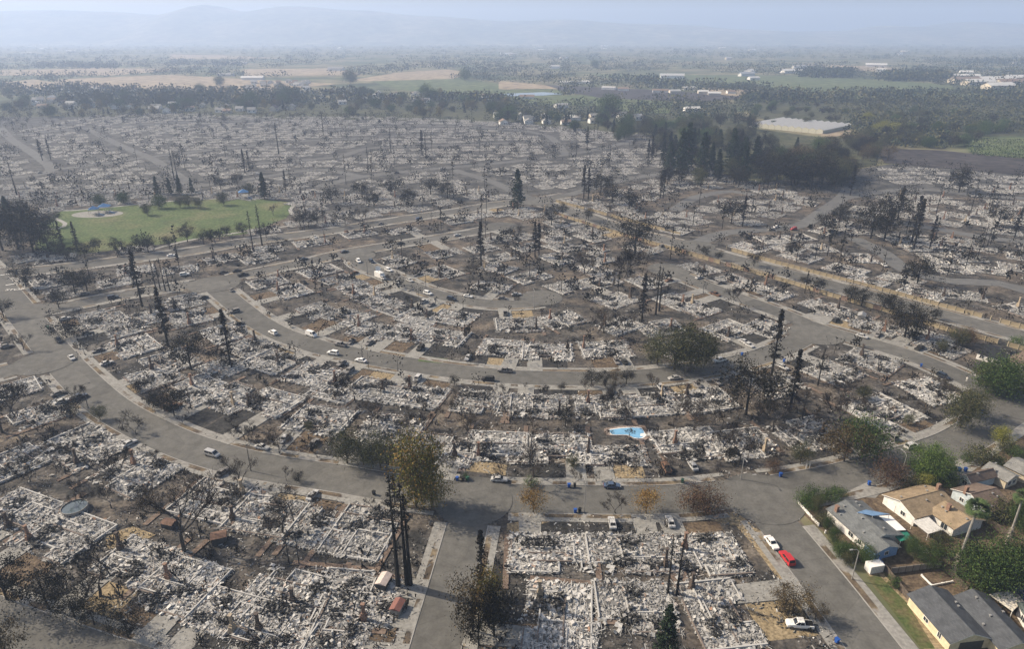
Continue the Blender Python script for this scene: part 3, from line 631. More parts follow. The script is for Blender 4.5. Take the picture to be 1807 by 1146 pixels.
def t_bare(seed, h=8, twigs=1300, tm='bark_grey'):
    rg = random.Random(seed); b = MB(); tips = []
    th = h * rg.uniform(.18, .3); b.tube([(0, 0, -.2), (.04 * h * rg.uniform(-1, 1), 0, th * .6), (.05 * h * rg.uniform(-1, 1), 0, th)], [h * .028, h * .022, h * .02], 6)
    for i in range(rg.randint(4, 6)):
        a = i * 1.3 + rg.random(); d = Vector((math.cos(a) * .6, math.sin(a) * .6, rg.uniform(.6, 1.1))).normalized()
        branches(b, rg, Vector((b.v[-1][0], 0, th * rg.uniform(.85, 1))), d, h * rg.uniform(.26, .36), h * .013, 0, 3, tips, .22, .5)
    c = MB()
    for _ in range(twigs):
        e, d, dp = rg.choice(tips); s = h * .05
        d2 = (d + Vector((rg.gauss(0, .6), rg.gauss(0, .6), rg.gauss(.2, .4)))).normalized() * s * rg.uniform(.8, 2.2); n = d2.orthogonal().normalized() * h * .0042
        e = e + Vector((rg.gauss(0, s * .5), rg.gauss(0, s * .5), rg.gauss(0, s * .5)))
        c.poly([e - n, e + n, e + d2])
    return b.mesh('trunk', M[tm]), c.mesh('crown', M['twig'])
def t_leafy(seed, h, wd, mat, n=1500, leaf=.3, low=.25, tm='bark_live', clumps=34, dens=.16, shape=1.0):
    n = int(n * 3.8); clumps = int(clumps * 1.5); dens *= .88; leaf *= .74
    rg = random.Random(seed); b = MB(); c = MB(); cz = h * (1 + low) / 2; rzz = h * (1 - low) / 2
    b.tube([(0, 0, -.2), (h * .01, 0, h * low), (rg.uniform(-.02, .02) * h, 0, h * .72)], [h * .026, h * .02, h * .008], 6)
    cl = []
    for i in range(clumps):
        while True:
            v = Vector((rg.uniform(-1, 1), rg.uniform(-1, 1), rg.uniform(-1, 1)))
            if .25 < v.length < 1: break
        k = (1 - max(0, v.z) * (1 - 1 / shape)) if shape != 1 else 1
        cl.append((Vector((v.x * wd / 2 * k, v.y * wd / 2 * k, cz + v.z * rzz)), rg.uniform(.45, 1.7)))
        if i % 2 == 0: b.tube([(0, 0, h * rg.uniform(low * .8, .55)), tuple(cl[-1][0])], [h * .009, h * .002], 3, cap=False)
    for _ in range(n):
        p, s = rg.choice(cl); sg = wd * dens * s * .5
        leafquad(c, rg, p + Vector((rg.gauss(0, sg), rg.gauss(0, sg), rg.gauss(0, sg * .8))), leaf * rg.uniform(.6, 1.3))
    return b.mesh('trunk', M[tm]), c.mesh('crown', M[mat])
def t_conifer(seed, h, wd, mat, tm, n=60, start=.25, leaf=.5, fill=1.0, blades=9):
    blades = int(blades * 1.7); n = int(n * 1.25)
    rg = random.Random(seed); b = MB(); c = MB(); lean = rg.uniform(-.02, .02) * h
    b.tube([(0, 0, -.3), (lean * .3, 0, h * .4), (lean, 0, h)], [h * .017 + .06, h * .012 + .03, .04], 6)
    for i in range(n):
        t = rg.random() ** .8; z = h * (start + (.985 - start) * t)
        if rg.random() > fill: continue
        L = wd / 2 * ((1 - t) ** .75 * .95 + .07) * rg.uniform(.55, 1.15); a = rg.random() * 6.283; d = Vector((math.cos(a), math.sin(a), rg.uniform(-.35, .1)))
        o = Vector((lean * (z / h), 0, z)); e = o + d * L; b.tube([tuple(o), tuple(e)], [.07, .02], 3, cap=False)
        for _ in range(blades):
            p = o.lerp(e, rg.uniform(.25, 1.05)) + Vector((rg.gauss(0, .18), rg.gauss(0, .18), rg.gauss(-.12, .15))); leafquad(c, rg, p, leaf * rg.uniform(.5, 1.1))
    return b.mesh('trunk', M[tm]), c.mesh('crown', M[mat])
def t_palm(seed, h=18):
    rg = random.Random(seed); b = MB(); c = MB(); k = MB()
    b.tube([(0, 0, -.2), (.15, 0, h * .3), (.25, 0, h * .7), (.4, 0, h * .94)], [.42, .3, .26, .22], 8); top = Vector((.4, 0, h * .94))
    for i in range(75):
        a = rg.random() * 6.283; el = rg.uniform(-.6, 1.2); d = Vector((math.cos(a) * math.cos(el), math.sin(a) * math.cos(el), math.sin(el))); L = rg.uniform(1.1, 1.6); e = top + d * L
        sd = d.cross(Vector((0, 0, 1))).normalized() if abs(d.z) < .98 else Vector((1, 0, 0)); upv = sd.cross(d)
        for j in range(9):
            t = (j - 4) / 4; f = (d * math.cos(t * 1.2) + sd * math.sin(t * 1.2)); n = (sd * math.cos(t) - d * math.sin(t)) * .17
            tip = e + f * 1.15 - Vector((0, 0, .3 + .25 * abs(t))); c.poly([tuple(e - n), tuple(e + n), tuple(tip)])
        c.quad(tuple(top - sd * .03), tuple(top + sd * .03), tuple(e + sd * .03), tuple(e - sd * .03))
    for i in range(170):
        z = h * rg.uniform(.05, .36); a = rg.random() * 6.283; d = Vector((math.cos(a), math.sin(a), 0)); o = Vector((.12, 0, z)) + d * .3; L = rg.uniform(.5, 1.1); n = Vector((-d.y, d.x, 0)) * .09
        k.poly([tuple(o - n), tuple(o + n), tuple(o + d * L * .8 + Vector((0, 0, -L * .8)))])
    return b.mesh('trunk', M['wood_pale']), c.mesh('crown', M['palm_leaf']), k.mesh('dead_frond_skirt', M['palm_skirt'])
T = {}  # kind -> (nominal height, [meshes], look, name)
T['BB'] = (8, [t_bare(i) for i in range(5)], 'bare burnt broadleaf tree', 'burnt_tree')
T['BW'] = (8, [t_bare(20, tm='bark_pale', twigs=60)], 'bare ashen white dead tree', 'burnt_tree')
T['SC'] = (8, [t_leafy(30 + i, 8, 7, 'leaf_scorched', 850, .24, .28, 'bark_burnt', 13, .25) for i in range(4)], 'scorched dark crowned tree', 'scorched_tree')
T['SB'] = (8, [t_leafy(35 + i, 8, 7.5, 'leaf_brown', 900, .22, .2, 'bark_grey', 15, .26) for i in range(2)], 'withered brown leafed tree', 'scorched_tree')
T['SR'] = (6, [t_leafy(38, 6, 7.5, 'leaf_red', 1100, .22, .2, 'bark_grey', 20, .27)], 'reddish brown crowned tree', 'scorched_tree')
T['BC'] = (22, [t_conifer(40 + i, 22, 5.5, 'needle_burnt', 'bark_burnt', 90, .22, .42, .9, 9) for i in range(3)], 'charred black conifer', 'burnt_conifer')
T['PO'] = (22, [t_conifer(45 + i, 22, 3.4, 'needle_burnt', 'bark_burnt', 42, .5, .3, .8, 4) for i in range(3)], 'charred bare conifer trunk', 'burnt_conifer')
T['GC'] = (20, [t_conifer(50 + i, 20, 8.5, 'needle_green', 'bark_live', 150, .06, .55, 1, 12) for i in range(3)], 'dark green conifer', 'conifer_tree')
T['OG'] = (10, [t_leafy(60 + i, 10, 8.5, 'leaf_olive', 1900, .24, .16, clumps=40, dens=.27) for i in range(3)], 'dull olive leafed tree', 'broadleaf_tree')
T['AT'] = (12, [t_leafy(70 + i, 12, 8, 'leaf_autumn', 2000, .26, .1, clumps=38, dens=.26, shape=2) for i in range(2)], 'yellowing autumn leafed tree', 'broadleaf_tree')
T['OR'] = (5, [t_leafy(74, 5, 5, 'leaf_orange', 900, .17, .22, clumps=30, dens=.3)], 'small orange leafed tree', 'broadleaf_tree')
T['GT'] = (9, [t_leafy(80 + i, 9, 9.5, 'leaf_green', 2300, .26, .14, clumps=44, dens=.27) for i in range(3)], 'green leafy broadleaf tree', 'broadleaf_tree')
T['GR'] = (9, [t_leafy(84, 9, 13, 'leaf_bright', 6500, .24, .04, clumps=110, dens=.17)], 'large rounded dense green tree', 'broadleaf_tree')
T['YT'] = (6, [t_leafy(86, 6, 5.2, 'leaf_yellow', 1300, .17, .16, clumps=36, dens=.26)], 'yellow green rounded tree', 'broadleaf_tree')
T['SH'] = (2, [t_leafy(90 + i, 2, 2.8, 'leaf_green', 520, .13, .02, clumps=22, dens=.3) for i in range(2)], 'small green shrub', 'shrub')
T['SO'] = (2, [t_leafy(94 + i, 2, 2.8, 'leaf_olive', 520, .13, .02, clumps=22, dens=.3) for i in range(2)], 'dull olive shrub', 'shrub')
T['SK'] = (2, [t_leafy(97, 2, 3.0, 'leaf_scorched', 500, .13, .02, 'bark_burnt', 22, .3)], 'scorched dark shrub', 'shrub')
T['PA'] = (18, [t_palm(3)], 'tall fan palm with dead frond skirt', 'palm_tree')
cnt = [0]
def tree(kind, x, y, ytop=None, h=None, fat=1.0, p=None):
    h0, var, look, nm = T[kind]; p = p if p is not None else G(x, y)
    hh = h if h else max(1, height(p, ytop)); k = hh / h0; cnt[0] += 1; i = cnt[0]
    ms = var[i % len(var)]; e = link(nm, None, loc=(p.x, p.y, .02), rz=(i * 2.399) % 6.28, scale=(k * fat, k * fat, k))
    tag(e, 'shrub' if nm == 'shrub' else 'tree', look=look, px=(x, y), group=look + 's')
    for m in ms: link(m.name.split('.')[0], m, e)
    return e
TREES = '''BC 251 541 440;BC 297 612 505;BC 408 650 545;PO 338 724 680;PO 703 1036 838;PO 718 1034 845;PO 725 1034 868;PO 1178 1049 948;PO 1194 1051 948
BB 326 975 853;BB 177 1054 967;SC 87 1077 1004;SC 132 1091 1037;SC 167 1104 1060;SC 227 1127 1081;BB 498 944 870;PO 510 994 940;PO 354 950 903;PO 528 997 950;BB 575 997 970;BB 53 851 817;BB 197 898 861;SC 13 1059 985;SB 14 1165 1098
BB 5 764 677;SK 124 734 713;OG 177 742 717;BB 217 757 725;BB 241 767 734;BB 134 710 679;BB 423 854 800;BB 505 849 829;SC 528 852 834;SC 291 727 690;SC 308 735 692;SC 272 720 690;SK 247 690 675;SC 338 653 588;BB 390 647 610;BB 431 775 750;BB 485 787 754;BB 502 790 766;BB 413 773 755
OG 613 819 760;OG 642 822 784;OG 672 827 767;AT 734 897 767;AT 763 895 786;BC 697 892 838;SH 822 846 838;SH 938 856 843;SC 802 682 663;SC 990 692 676;SC 998 754 720;BB 814 734 693;BB 747 757 724;BW 616 752 704;SC 1043 684 653;SC 1067 680 655;SB 1085 680 653;SC 1105 679 651
OG 1190 652 580;OG 1217 655 574;OG 1160 645 592;OG 1246 642 600;SC 1316 733 640;BC 1393 728 615;BB 1227 748 697;BC 1361 665 545;PO 1443 681 613;PO 1480 719 689;PO 1415 741 694;SC 1358 731 703;OG 1694 755 690;OG 1715 735 688;GT 1754 696 634;OG 1738 692 640;GT 1775 700 640;SB 1489 815 748;GT 1520 806 744;SB 1472 806 765;OG 1412 820 783;SR 1363 833 813;SC 1289 815 788;SR 1563 854 813;GR 1637 840 790;YT 1764 788 755
OR 941 905 868;BB 1086 907 870;OR 1140 907 868;SR 1222 904 866;SR 1250 905 862;BC 850 1050 935;SB 835 1115 1020;AT 862 1092 1005;SC 872 1125 1040;BB 815 1150 1105;SC 845 1140 1060;GC 1172 1165 1067;SB 1398 1085 1035;SB 1438 1096 1066;SB 1380 1075 1040
BC 849 469 390;BC 944 454 390;BC 951 454 394;BB 906 429 395;BB 1082 504 430;BB 1031 484 437;BB 834 494 457;BC 1132 571 481;PO 1157 556 467;PO 1163 550 470;BB 1065 588 537;BB 1097 596 537;GC 914 367 297;SC 1120 452 380;SC 973 397 363;SC 1038 390 367;SC 993 380 358;BB 695 504 480
SC 33 440 357;SC 5 442 370;SC 60 448 380;PO 276 514 457;PO 283 512 460;PO 292 514 454;PO 300 514 460;BC 138 444 390;PO 446 437 370;PO 463 435 360;SC 331 427 395;SC 401 417 397;SC 430 417 392;SC 170 444 420;SC 207 447 420;SC 249 444 414;SC 262 446 418;SC 134 521 477;SC 154 514 475;SC 47 507 464;BB 42 618 584;SC 104 544 511;SK 117 596 568;SC 7 561 527
GC 278 343 310;GC 301 343 313;GC 318 343 308;GC 339 340 313;SC 390 335 310;GC 467 352 303;GT 177 363 343;GT 219 360 340;GT 281 368 345;OG 318 366 345;OG 334 366 343;OG 261 380 358;OG 350 368 348;OG 395 362 338;BB 482 380 358;SC 420 330 305;OG 440 345 322
PO 492 272 214;PO 570 232 196;PO 308 318 262;PO 314 318 264;BC 75 283 245;PO 30 345 285;BC 745 275 228;PO 752 280 235;PO 650 300 258;PO 657 300 262;BC 432 305 262;PO 690 270 225;BC 440 300 265;PO 1016 285 250;BC 1036 262 222;BC 1150 285 238;BC 1143 290 245;GC 1212 300 215;GC 1200 305 225;GC 1238 310 232;GC 1290 300 225;GC 1265 320 262;BC 1030 350 290;BC 1038 352 295;BC 1170 350 300;BC 1165 350 305;SC 1400 330 265;SC 1430 335 262;SC 1370 325 268;SC 1450 325 270;SC 1345 320 272;GC 1310 322 250;GC 1330 300 240;BC 90 282 244;BC 1500 345 290;BC 1640 440 380;BC 1612 440 350;SC 1575 395 335;SC 35 398 350;GC 20 400 345;GC 48 410 362;SC 70 425 370;BC 505 340 300;SC 760 345 310;SC 790 350 320;SC 690 345 315;SC 640 350 318;SC 1080 360 320;SC 1060 345 305;SC 1110 370 335;SC 1290 395 350;BC 1310 400 345;SC 1760 400 360;BC 1790 420 365;SC 1480 400 362;SC 1455 410 375
SC 100 455 425;SC 120 460 430;SC 300 440 415;SC 360 432 405;SC 230 452 430;SC 85 440 395;BC 112 440 388;SC 150 455 425;SC 380 430 404;SC 470 420 395;SC 95 400 372;SC 530 400 370;SC 545 402 375;SC 560 396 366;BB 600 398 370;BB 640 392 365;SC 585 360 330;SC 660 365 335;SC 720 362 332;BC 1583 391 327;BC 1608 431 344;SC 1618 502 453;PO 1734 438 394;PO 1741 438 398;SC 1692 340 295;SC 1536 421 357;SC 1560 425 372;SC 1596 596 535;SC 1612 600 545;BB 1306 545 508;SC 1447 512 491;SC 1418 505 486;SC 1500 535 505;SC 1520 540 508;SC 1558 548 515;SC 1575 556 520;BB 1480 470 430;SC 1396 452 425;BB 1240 450 430;SC 1267 460 443;SC 1245 454 437;SC 1650 565 545;SC 1330 470 445;SR 1705 607 582;OG 1688 612 580;OG 1660 620 600
PA 1683 1014 888;PA 1776 965 872;GT 1712 1036 974;GT 1745 1040 966;GT 1785 1030 962;SC 1722 1022 965;OG 1655 985 940
SH 1418 888 870;SH 1434 880 862;GT 1448 890 874;SH 1466 884 866;SH 1478 880 864;OG 1440 905 875;SH 1425 900 882;GT 1460 935 915;GT 1470 962 936;GT 1480 985 956;GT 1528 995 966;SH 1508 982 962;SO 1450 925 908;OG 1492 1000 976;GT 1612 985 952;GT 1636 1000 960;OG 1600 968 945
SO 1600 862 842;SO 1618 866 846;YT 1627 866 838;SH 1680 860 840;SH 1706 815 802;SO 1728 818 790;SO 1745 822 800;SH 1760 822 808;SO 1775 800 782;SH 1792 806 790;SO 1742 900 882;SO 1760 915 885;GT 1800 940 890;SH 1725 905 890;SO 1730 920 900;SH 1640 855 842;SO 1785 915 890;OG 1800 1000 960;SH 1575 1035 1022;SH 1796 612 596;SH 1765 640 628'''
for rec in TREES.replace('\n', ';').split(';'):
    k, x, y, t = rec.split(); fat = .88 if k == 'GR' else .72 if (k in ('SB', 'AT', 'SC') and 800 < int(x) < 900 and int(y) > 1000) else .68 if (k in ('GT', 'OG') and int(x) > 1430 and 880 < int(y) < 1010) else .8 if k == 'AT' else 1.0
    tree(k, int(x), int(y), int(t), fat=fat)
def clear(p, m=2.0):
    return road_dist(p)[0] > m
# random burnt trees through the ruins: nearest as things, far ones as one mass
rt = random.Random(77); near_n = 0; far_trees = []
cells = []
for _ in range(10000):
    px = (rt.uniform(-30, 1840), 206 + 700 * rt.random() ** 2.6); p = G(*px)
    if poly_in(px[0], px[1], BURNT) and not any(poly_in(px[0], px[1], k) for k in KEEP_OUT[1:3] + KEEP_OUT[5:]): cells.append((p.y, px, p))
cells.sort(key=lambda t: t[0]); taken = []
for yv, px, p in cells:
    if not clear(p, 1.2): continue
    if any(abs(p.x - q.x) < 5 and abs(p.y - q.y) < 5 for q in taken[-60:]): continue
    if rt.random() < (.6 if yv < 520 else .62): continue
    taken.append(p); k = rt.choices(['BB', 'SC', 'BC', 'PO', 'OG'], [4, 7, .8, .8, .3] if yv < 480 else [2, 7, .35, .2, .5])[0]
    h = {'BB': rt.uniform(4.5, 9), 'SC': rt.uniform(4, 9.5), 'BC': rt.uniform(12, 20), 'PO': rt.uniform(11, 20), 'OG': rt.uniform(5, 9)}[k]
    if yv > 430: h *= 1.35
    if yv < 300: h *= .6; k = 'BB' if k in ('BC', 'PO', 'SC') else k
    if near_n < 190: tree(k, px[0], px[1], h=h, p=p); near_n += 1
    else: far_trees.append((p, k, h))
b = MB()
for p, k, h in far_trees:
    if k in ('BC', 'PO'):
        b.tube([(p.x, p.y, 0), (p.x, p.y, h)], [.24, .08], 3)
        for _ in range(20 if k == 'BC' else 8):
            t = rt.uniform(.35, 1); leafquad(b, rt, Vector((p.x + rt.gauss(0, 1.3 * (1.15 - t)), p.y + rt.gauss(0, .8), h * t)), .95)
    else:
        b.tube([(p.x, p.y, 0), (p.x, p.y, h * .6)], [.12, .06], 3)
        for _ in range(46 if k != 'BB' else 26): leafquad(b, rt, Vector((p.x + rt.gauss(0, h * .24), p.y + rt.gauss(0, h * .2), h * (.58 + rt.gauss(0, .19)))), .8 if k != 'BB' else .5)
ft = link('distant_burnt_trees', b.mesh('distant_burnt_trees', M['leaf_scorched']), kind='stuff'); tag(ft, 'trees', label='mass of burnt trees standing among the farthest ruins')
# living trees behind the ruins
bt = random.Random(31)
def belt(n, x0, x1, yf, spread, kinds, hr):
    for _ in range(n):
        x = bt.uniform(x0, x1); y = yf(x) + bt.uniform(*spread); tree(bt.choice(kinds), x, y, h=bt.uniform(*hr), fat=bt.uniform(.9, 1.3))
belt(165, 0, 900, lambda x: 198 + 6 * math.sin(x / 90), (-34, 4), ['OG', 'GT', 'AT', 'OG', 'AT', 'GT', 'GC', 'SB'], (9, 17))
belt(26, 150, 520, lambda x: 190, (-12, 6), ['GC', 'GC', 'GT', 'OG'], (15, 24))
belt(40, 880, 1160, lambda x: 208 + (x - 880) * .07, (-14, 14), ['GC', 'OG', 'GT', 'GT', 'SC'], (10, 18))
belt(60, 1150, 1480, lambda x: 262 + (x - 1150) * .16, (-34, 20), ['GC', 'GC', 'SC', 'OG', 'GT', 'SC', 'BC'], (12, 20))
belt(22, 1160, 1320, lambda x: 285, (-22, 22), ['GC', 'GC', 'BC'], (18, 27))
belt(26, 1340, 1500, lambda x: 312, (-30, 14), ['SC', 'SC', 'OG', 'SB'], (13, 20))
belt(70, 1330, 1830, lambda x: 205 + (x - 1330) * .05, (-22, 16), ['OG', 'OG', 'GT', 'SC'], (7, 12))
belt(45, 1500, 1740, lambda x: 252, (-22, 10), ['OG', 'GT', 'OG', 'SC'], (9, 14))
belt(48, 1090, 1330, lambda x: 232, (-16, 20), ['OG', 'SC', 'GC', 'OG', 'GT'], (10, 18))
belt(34, 1440, 1570, lambda x: 268, (-18, 24), ['OG', 'SC', 'OG', 'SB'], (9, 16))
belt(26, 1150, 1500, lambda x: 318, (-14, 14), ['SC', 'BC', 'SC', 'OG'], (9, 17))
for x, y in ((1560, 232), (1575, 236), (1548, 238), (1530, 216)): tree('YT', x, y, h=14, fat=1.2)
for x, y, t in ((755, 178, 150), (765, 178, 158), (820, 142, 122), (1075, 205, 168), (1070, 206, 175), (618, 148, 124), (388, 152, 135), (1050, 120, 106)): tree('GT' if x != 1070 else 'GC', x, y, t)
# far woods
fw = random.Random(9); b = MB()
def clump(px, py, h, m=0):
    p = G(px, py); r = h * fw.uniform(.38, .6)
    for _ in range(19): leafquad(b, fw, Vector((p.x + fw.gauss(0, r * 1.2), p.y + fw.gauss(0, r * .6), h * fw.uniform(.1, .95))), h * .2, m)
for _ in range(11000):
    y = 70 + 115 * fw.random() ** 1.15; x = fw.uniform(-60, 1870); p = G(x, y)
    n = mnoise.noise((p.x / 420, p.y / 700, 2)) + .45 * mnoise.noise((p.x / 130, p.y / 240, 5)); lim = -.12 if y > 105 else -.35
    if x > 1350 and y > 165: lim = -.6
    if any(poly_in(x, y, f[1]) for f in FIELDS[2:]): continue
    if n < lim: continue
    clump(x, y, fw.uniform(7, 18) * (1.25 if n > .4 else 1), fw.choice((0, 0, 1)))
for x0, x1, y, n, h in ((1415, 1500, 134, 150, 22), (1565, 1665, 140, 170, 23), (1700, 1810, 112, 80, 20), (1230, 1330, 158, 70, 13), (1310, 1440, 178, 120, 14), (990, 1180, 122, 100, 13), (60, 210, 118, 130, 16), (300, 420, 113, 100, 15), (1480, 1807, 168, 160, 12)):
    for _ in range(n): clump(fw.uniform(x0, x1), y + fw.uniform(-5, 4), h * fw.uniform(.7, 1.1), fw.choice((1, 1, 0)))
for _ in range(1500):
    x, y = fw.uniform(1300, 1840), fw.uniform(176, 262)
    if y > 205 + (x - 1480) * .2 and x < 1500: continue
    if x > 1685 and y > 236: continue
    clump(x, y, fw.uniform(5.5, 11), fw.choice((0, 0, 0, 1)))
for _ in range(420): clump(fw.uniform(860, 1330), fw.uniform(182, 214), fw.uniform(6, 12), fw.choice((0, 1)))
for _ in range(260): clump(fw.uniform(-20, 900), fw.uniform(165, 200), fw.uniform(5, 11), fw.choice((0, 0, 1)))
wd = link('far_woods', b.mesh('far_woods', [M['leaf_olive'], M['needle_green']]), kind='stuff'); tag(wd, 'woods', label='hazy far woods and hedgerows across the plain')

# ------------------------------------------------------------------ spared houses and garden things
def hexm(name, c, **k):
    if name not in M: M[name] = mat_plain(name, c, **k)
    return M[name]
def mat_shingle(name, c):
    m, nt, b = base(name, .9, .15); L = nt.links; tc = nt.nodes.new('ShaderNodeTexCoord')
    br = nt.nodes.new('ShaderNodeTexBrick'); br.inputs['Scale'].default_value = 1.0; br.inputs['Brick Width'].default_value = .6; br.inputs['Row Height'].default_value = .28; br.inputs['Mortar Size'].default_value = .012
    br.inputs['Color1'].default_value = (*[x * .86 for x in c], 1); br.inputs['Color2'].default_value = (*[x * 1.14 for x in c], 1); br.inputs['Mortar'].default_value = (*[x * .6 for x in c], 1)
    n = nt.nodes.new('ShaderNodeTexNoise'); n.inputs['Scale'].default_value = .5; n.inputs['Detail'].default_value = 6
    mr = nt.nodes.new('ShaderNodeMapRange'); mr.inputs[1].default_value = .3; mr.inputs[2].default_value = .7; mr.inputs[3].default_value = .8; mr.inputs[4].default_value = 1.2
    mx = nt.nodes.new('ShaderNodeMix'); mx.data_type = 'RGBA'; mx.blend_type = 'MULTIPLY'; mx.inputs[0].default_value = 1
    L.new(tc.outputs['Object'], br.inputs['Vector']); L.new(tc.outputs['Object'], n.inputs['Vector']); L.new(n.outputs['Fac'], mr.inputs[0])
    L.new(br.outputs['Color'], mx.inputs[6]); L.new(mr.outputs[0], mx.inputs[7]); L.new(mx.outputs[2], b.inputs['Base Color']); return m
ROOF = {'grey': mat_shingle('grey_shingles', (.132, .134, .128)), 'dark': mat_shingle('dark_grey_shingles', (.075, .077, .08)), 'tan': mat_shingle('tan_shingles', (.25, .185, .115)), 'brown': mat_shingle('brown_shingles', (.15, .11, .084)), 'beige': mat_shingle('weathered_grey_shingles', (.20, .19, .17)), 'green': mat_shingle('greenish_shingles', (.10, .115, .10)), 'burnt': mat_shingle('burnt_shingles', (.025, .025, .026))}
WALL = {'white': hexm('white_siding', gr(.66)), 'cream': hexm('cream_stucco', (.58, .48, .31)), 'blue': hexm('pale_blue_siding', (.22, .34, .52)), 'pale': hexm('pale_grey_siding', (.46, .50, .50)), 'beige': hexm('beige_siding', (.48, .40, .28))}
WIN = hexm('window_glass', (.03, .035, .04), rough=.1, spec=.6)
def rect(A, B, C, z):
    a, b_, c = G(*A, z), G(*B, z), G(*C, z); u = (b_ - a); L = u.length; u.normalize(); v = c - a; v -= u * v.dot(u); W = v.length; v.normalize(); return a, u, v, L, W
def house(label, A, B, C, roof, wall, rise=1.5, z=2.7, chim=None, vents=0, windows=(), garage=None, parent=None, over=.45, name='house'):
    """eave corners A, B along the ridge direction, C across from A"""
    a, u, v, L, W = rect(A, B, C, z); up = Vector((0, 0, 1)); ang = math.atan2(u.y, u.x); fl = 1 if u.cross(v).z > 0 else -1
    o = Vector((a.x, a.y, 0)) + u * L / 2 + v * W / 2; o.z = 0
    if parent is None:
        e = link(name, None, loc=o, rz=ang); tag(e, 'house', label=label)
        off = Vector((0, 0, 0)); rot = 0
    else:
        e = parent; d = o - e.location; r0 = e.rotation_euler.z; off = Vector((d.x * math.cos(-r0) - d.y * math.sin(-r0), d.x * math.sin(-r0) + d.y * math.cos(-r0), 0)); rot = ang - r0
    l, w_ = L / 2, W / 2; zr = z + rise; P = lambda x, y, zz: (x, y * fl, zz)
    li, wi = l - over, w_ - over; b = MB(); zi = z + rise * over / w_
    for s in (-1, 1):
        b.quad(P(-li, s * wi, -.1), P(li, s * wi, -.1), P(li, s * wi, zi - .06), P(-li, s * wi, zi - .06))
        b.poly([P(s * li, -wi, -.1), P(s * li, wi, -.1), P(s * li, wi, zi - .06), P(s * li, 0, zr - .06), P(s * li, -wi, zi - .06)])
    wo = link('wall', b.mesh('wall', WALL[wall]), e, off, rot)
    b = MB()
    for s in (-1, 1):
        b.quad(P(-l, s * w_, z), P(l, s * w_, z), P(l, 0, zr), P(-l, 0, zr)); b.quad(P(-l, s * w_, z - .16), P(l, s * w_, z - .16), P(l, s * w_, z), P(-l, s * w_, z))
        for x in (-l, l): b.quad(P(x, s * w_, z - .16), P(x, s * w_, z), P(x, 0, zr), P(x, 0, zr - .16), 1)
    ro = link('roof', b.mesh('roof', [ROOF[roof], M['white']]), e, off, rot)
    b = MB(); b.box((0, 0, zr + .03), (l, .14, .05)); link('ridge_cap', b.mesh('ridge_cap', ROOF[roof]), ro)
    rg = random.Random(int(A[0] * 7))
    for i in range(vents):
        x, s = rg.uniform(-l * .85, l * .85), rg.choice((-1, 1)); yy = rg.uniform(.15, .8) * w_; zz = zr - rise * yy / w_
        b = MB(); b.tube([(0, 0, -.1), (0, 0, .3)], [.14, .14], 8); b.box((0, 0, .32), (.22, .22, .06)); link('roof_vent', b.mesh('roof_vent', M['metal']), ro, P(x, s * yy, zz))
    if chim:
        x, yy = chim[0] * l, chim[1] * w_; zz = zr - rise * abs(chim[1]); b = MB(); b.box((0, 0, .5), (.45, .35, 1.1)); b.box((0, 0, 1.65), (.52, .42, .07)); link('chimney', b.mesh('chimney', M['brick']), ro, P(x, yy, zz))
    for side, t, ww, hh in windows:   # side: 'u-','u+','v-','v+'
        s = 1 if side[1] == '+' else -1
        if side[0] == 'u': pos, nrm, tan = Vector(P(s * li, t * wi, 1.5)), Vector(P(s, 0, 0)), Vector((0, 1, 0))
        else: pos, nrm, tan = Vector(P(t * li, s * wi, 1.5)), Vector(P(0, s, 0)), Vector((1, 0, 0))
        ra = math.atan2(nrm.y, nrm.x); b = MB(); b.box((0, 0, 0), (.05, ww / 2 + .1, hh / 2 + .1)); f = link('window', b.mesh('window', M['white']), wo, pos + nrm * .04, ra)
        for k in (-1, 1):
            b = MB(); b.box((.045, k * ww / 4, 0), (.015, ww / 4 - .04, hh / 2)); link('pane', b.mesh('pane', WIN), f)
    if garage:
        side, t, ww = garage; s = 1 if side[1] == '+' else -1; pos, nrm = (Vector(P(s * li, t * wi, 1.1)), Vector(P(s, 0, 0))) if side[0] == 'u' else (Vector(P(t * li, s * wi, 1.1)), Vector(P(0, s, 0)))
        b = MB(); b.box((.03, 0, 0), (.04, ww / 2, 1.1)); g_ = link('garage_door', b.mesh('garage_door', M['white'] if garage[2] < 5 else M['metal_dark']), wo, pos, math.atan2(nrm.y, nrm.x))
        for k in range(3):
            b = MB(); b.box((.08, 0, -.7 + k * .7), (.012, ww / 2 - .1, .02)); 
    return e
h1 = house('grey shingled house with a blue gable wing behind leafy corner garden', (1457, 898), (1527, 961), (1511, 875), 'grey', 'white', 1.5, chim=(-.7, -.75), vents=9, windows=[('v-', .3, 1.6, 1.2), ('v-', .75, 1.2, 1.1)])
house('', (1512, 948), (1546, 978), (1554, 936), 'grey', 'blue', 1.3, z=2.6, windows=[('u+', 0, 1.0, 1.0)], parent=h1, vents=1)
h2 = house('large tan and brown roofed white house beside grey roofed house', (1615, 917), (1692, 896), (1549, 875), 'tan', 'white', 1.9, chim=(.85, .1), vents=5, windows=[('u-', -.3, 1.4, 1.1)], garage=('u-', .45, 2.4))
house('', (1636, 902), (1684, 936), (1690, 886), 'tan', 'white', 1.8, parent=h2, vents=3, windows=[('v-', .3, 1.8, 1.5), ('u+', .2, 1.2, 1.0)], chim=(-.35, -.3))
h3 = house('dark brown roofed pale grey house behind the near palm tree', (1742, 907), (1789, 895), (1669, 865), 'brown', 'pale', 2.2, chim=(-.9, .3), vents=3, windows=[('v-', .3, 1.6, 1.1), ('u-', .4, 1.2, 1.0)])
h4 = house('small brown roofed house beside the large rounded green tree', (1714, 854), (1762, 842), (1680, 842), 'brown', 'pale', 1.5, vents=3, windows=[('u-', 0, 1.4, 1.1)])
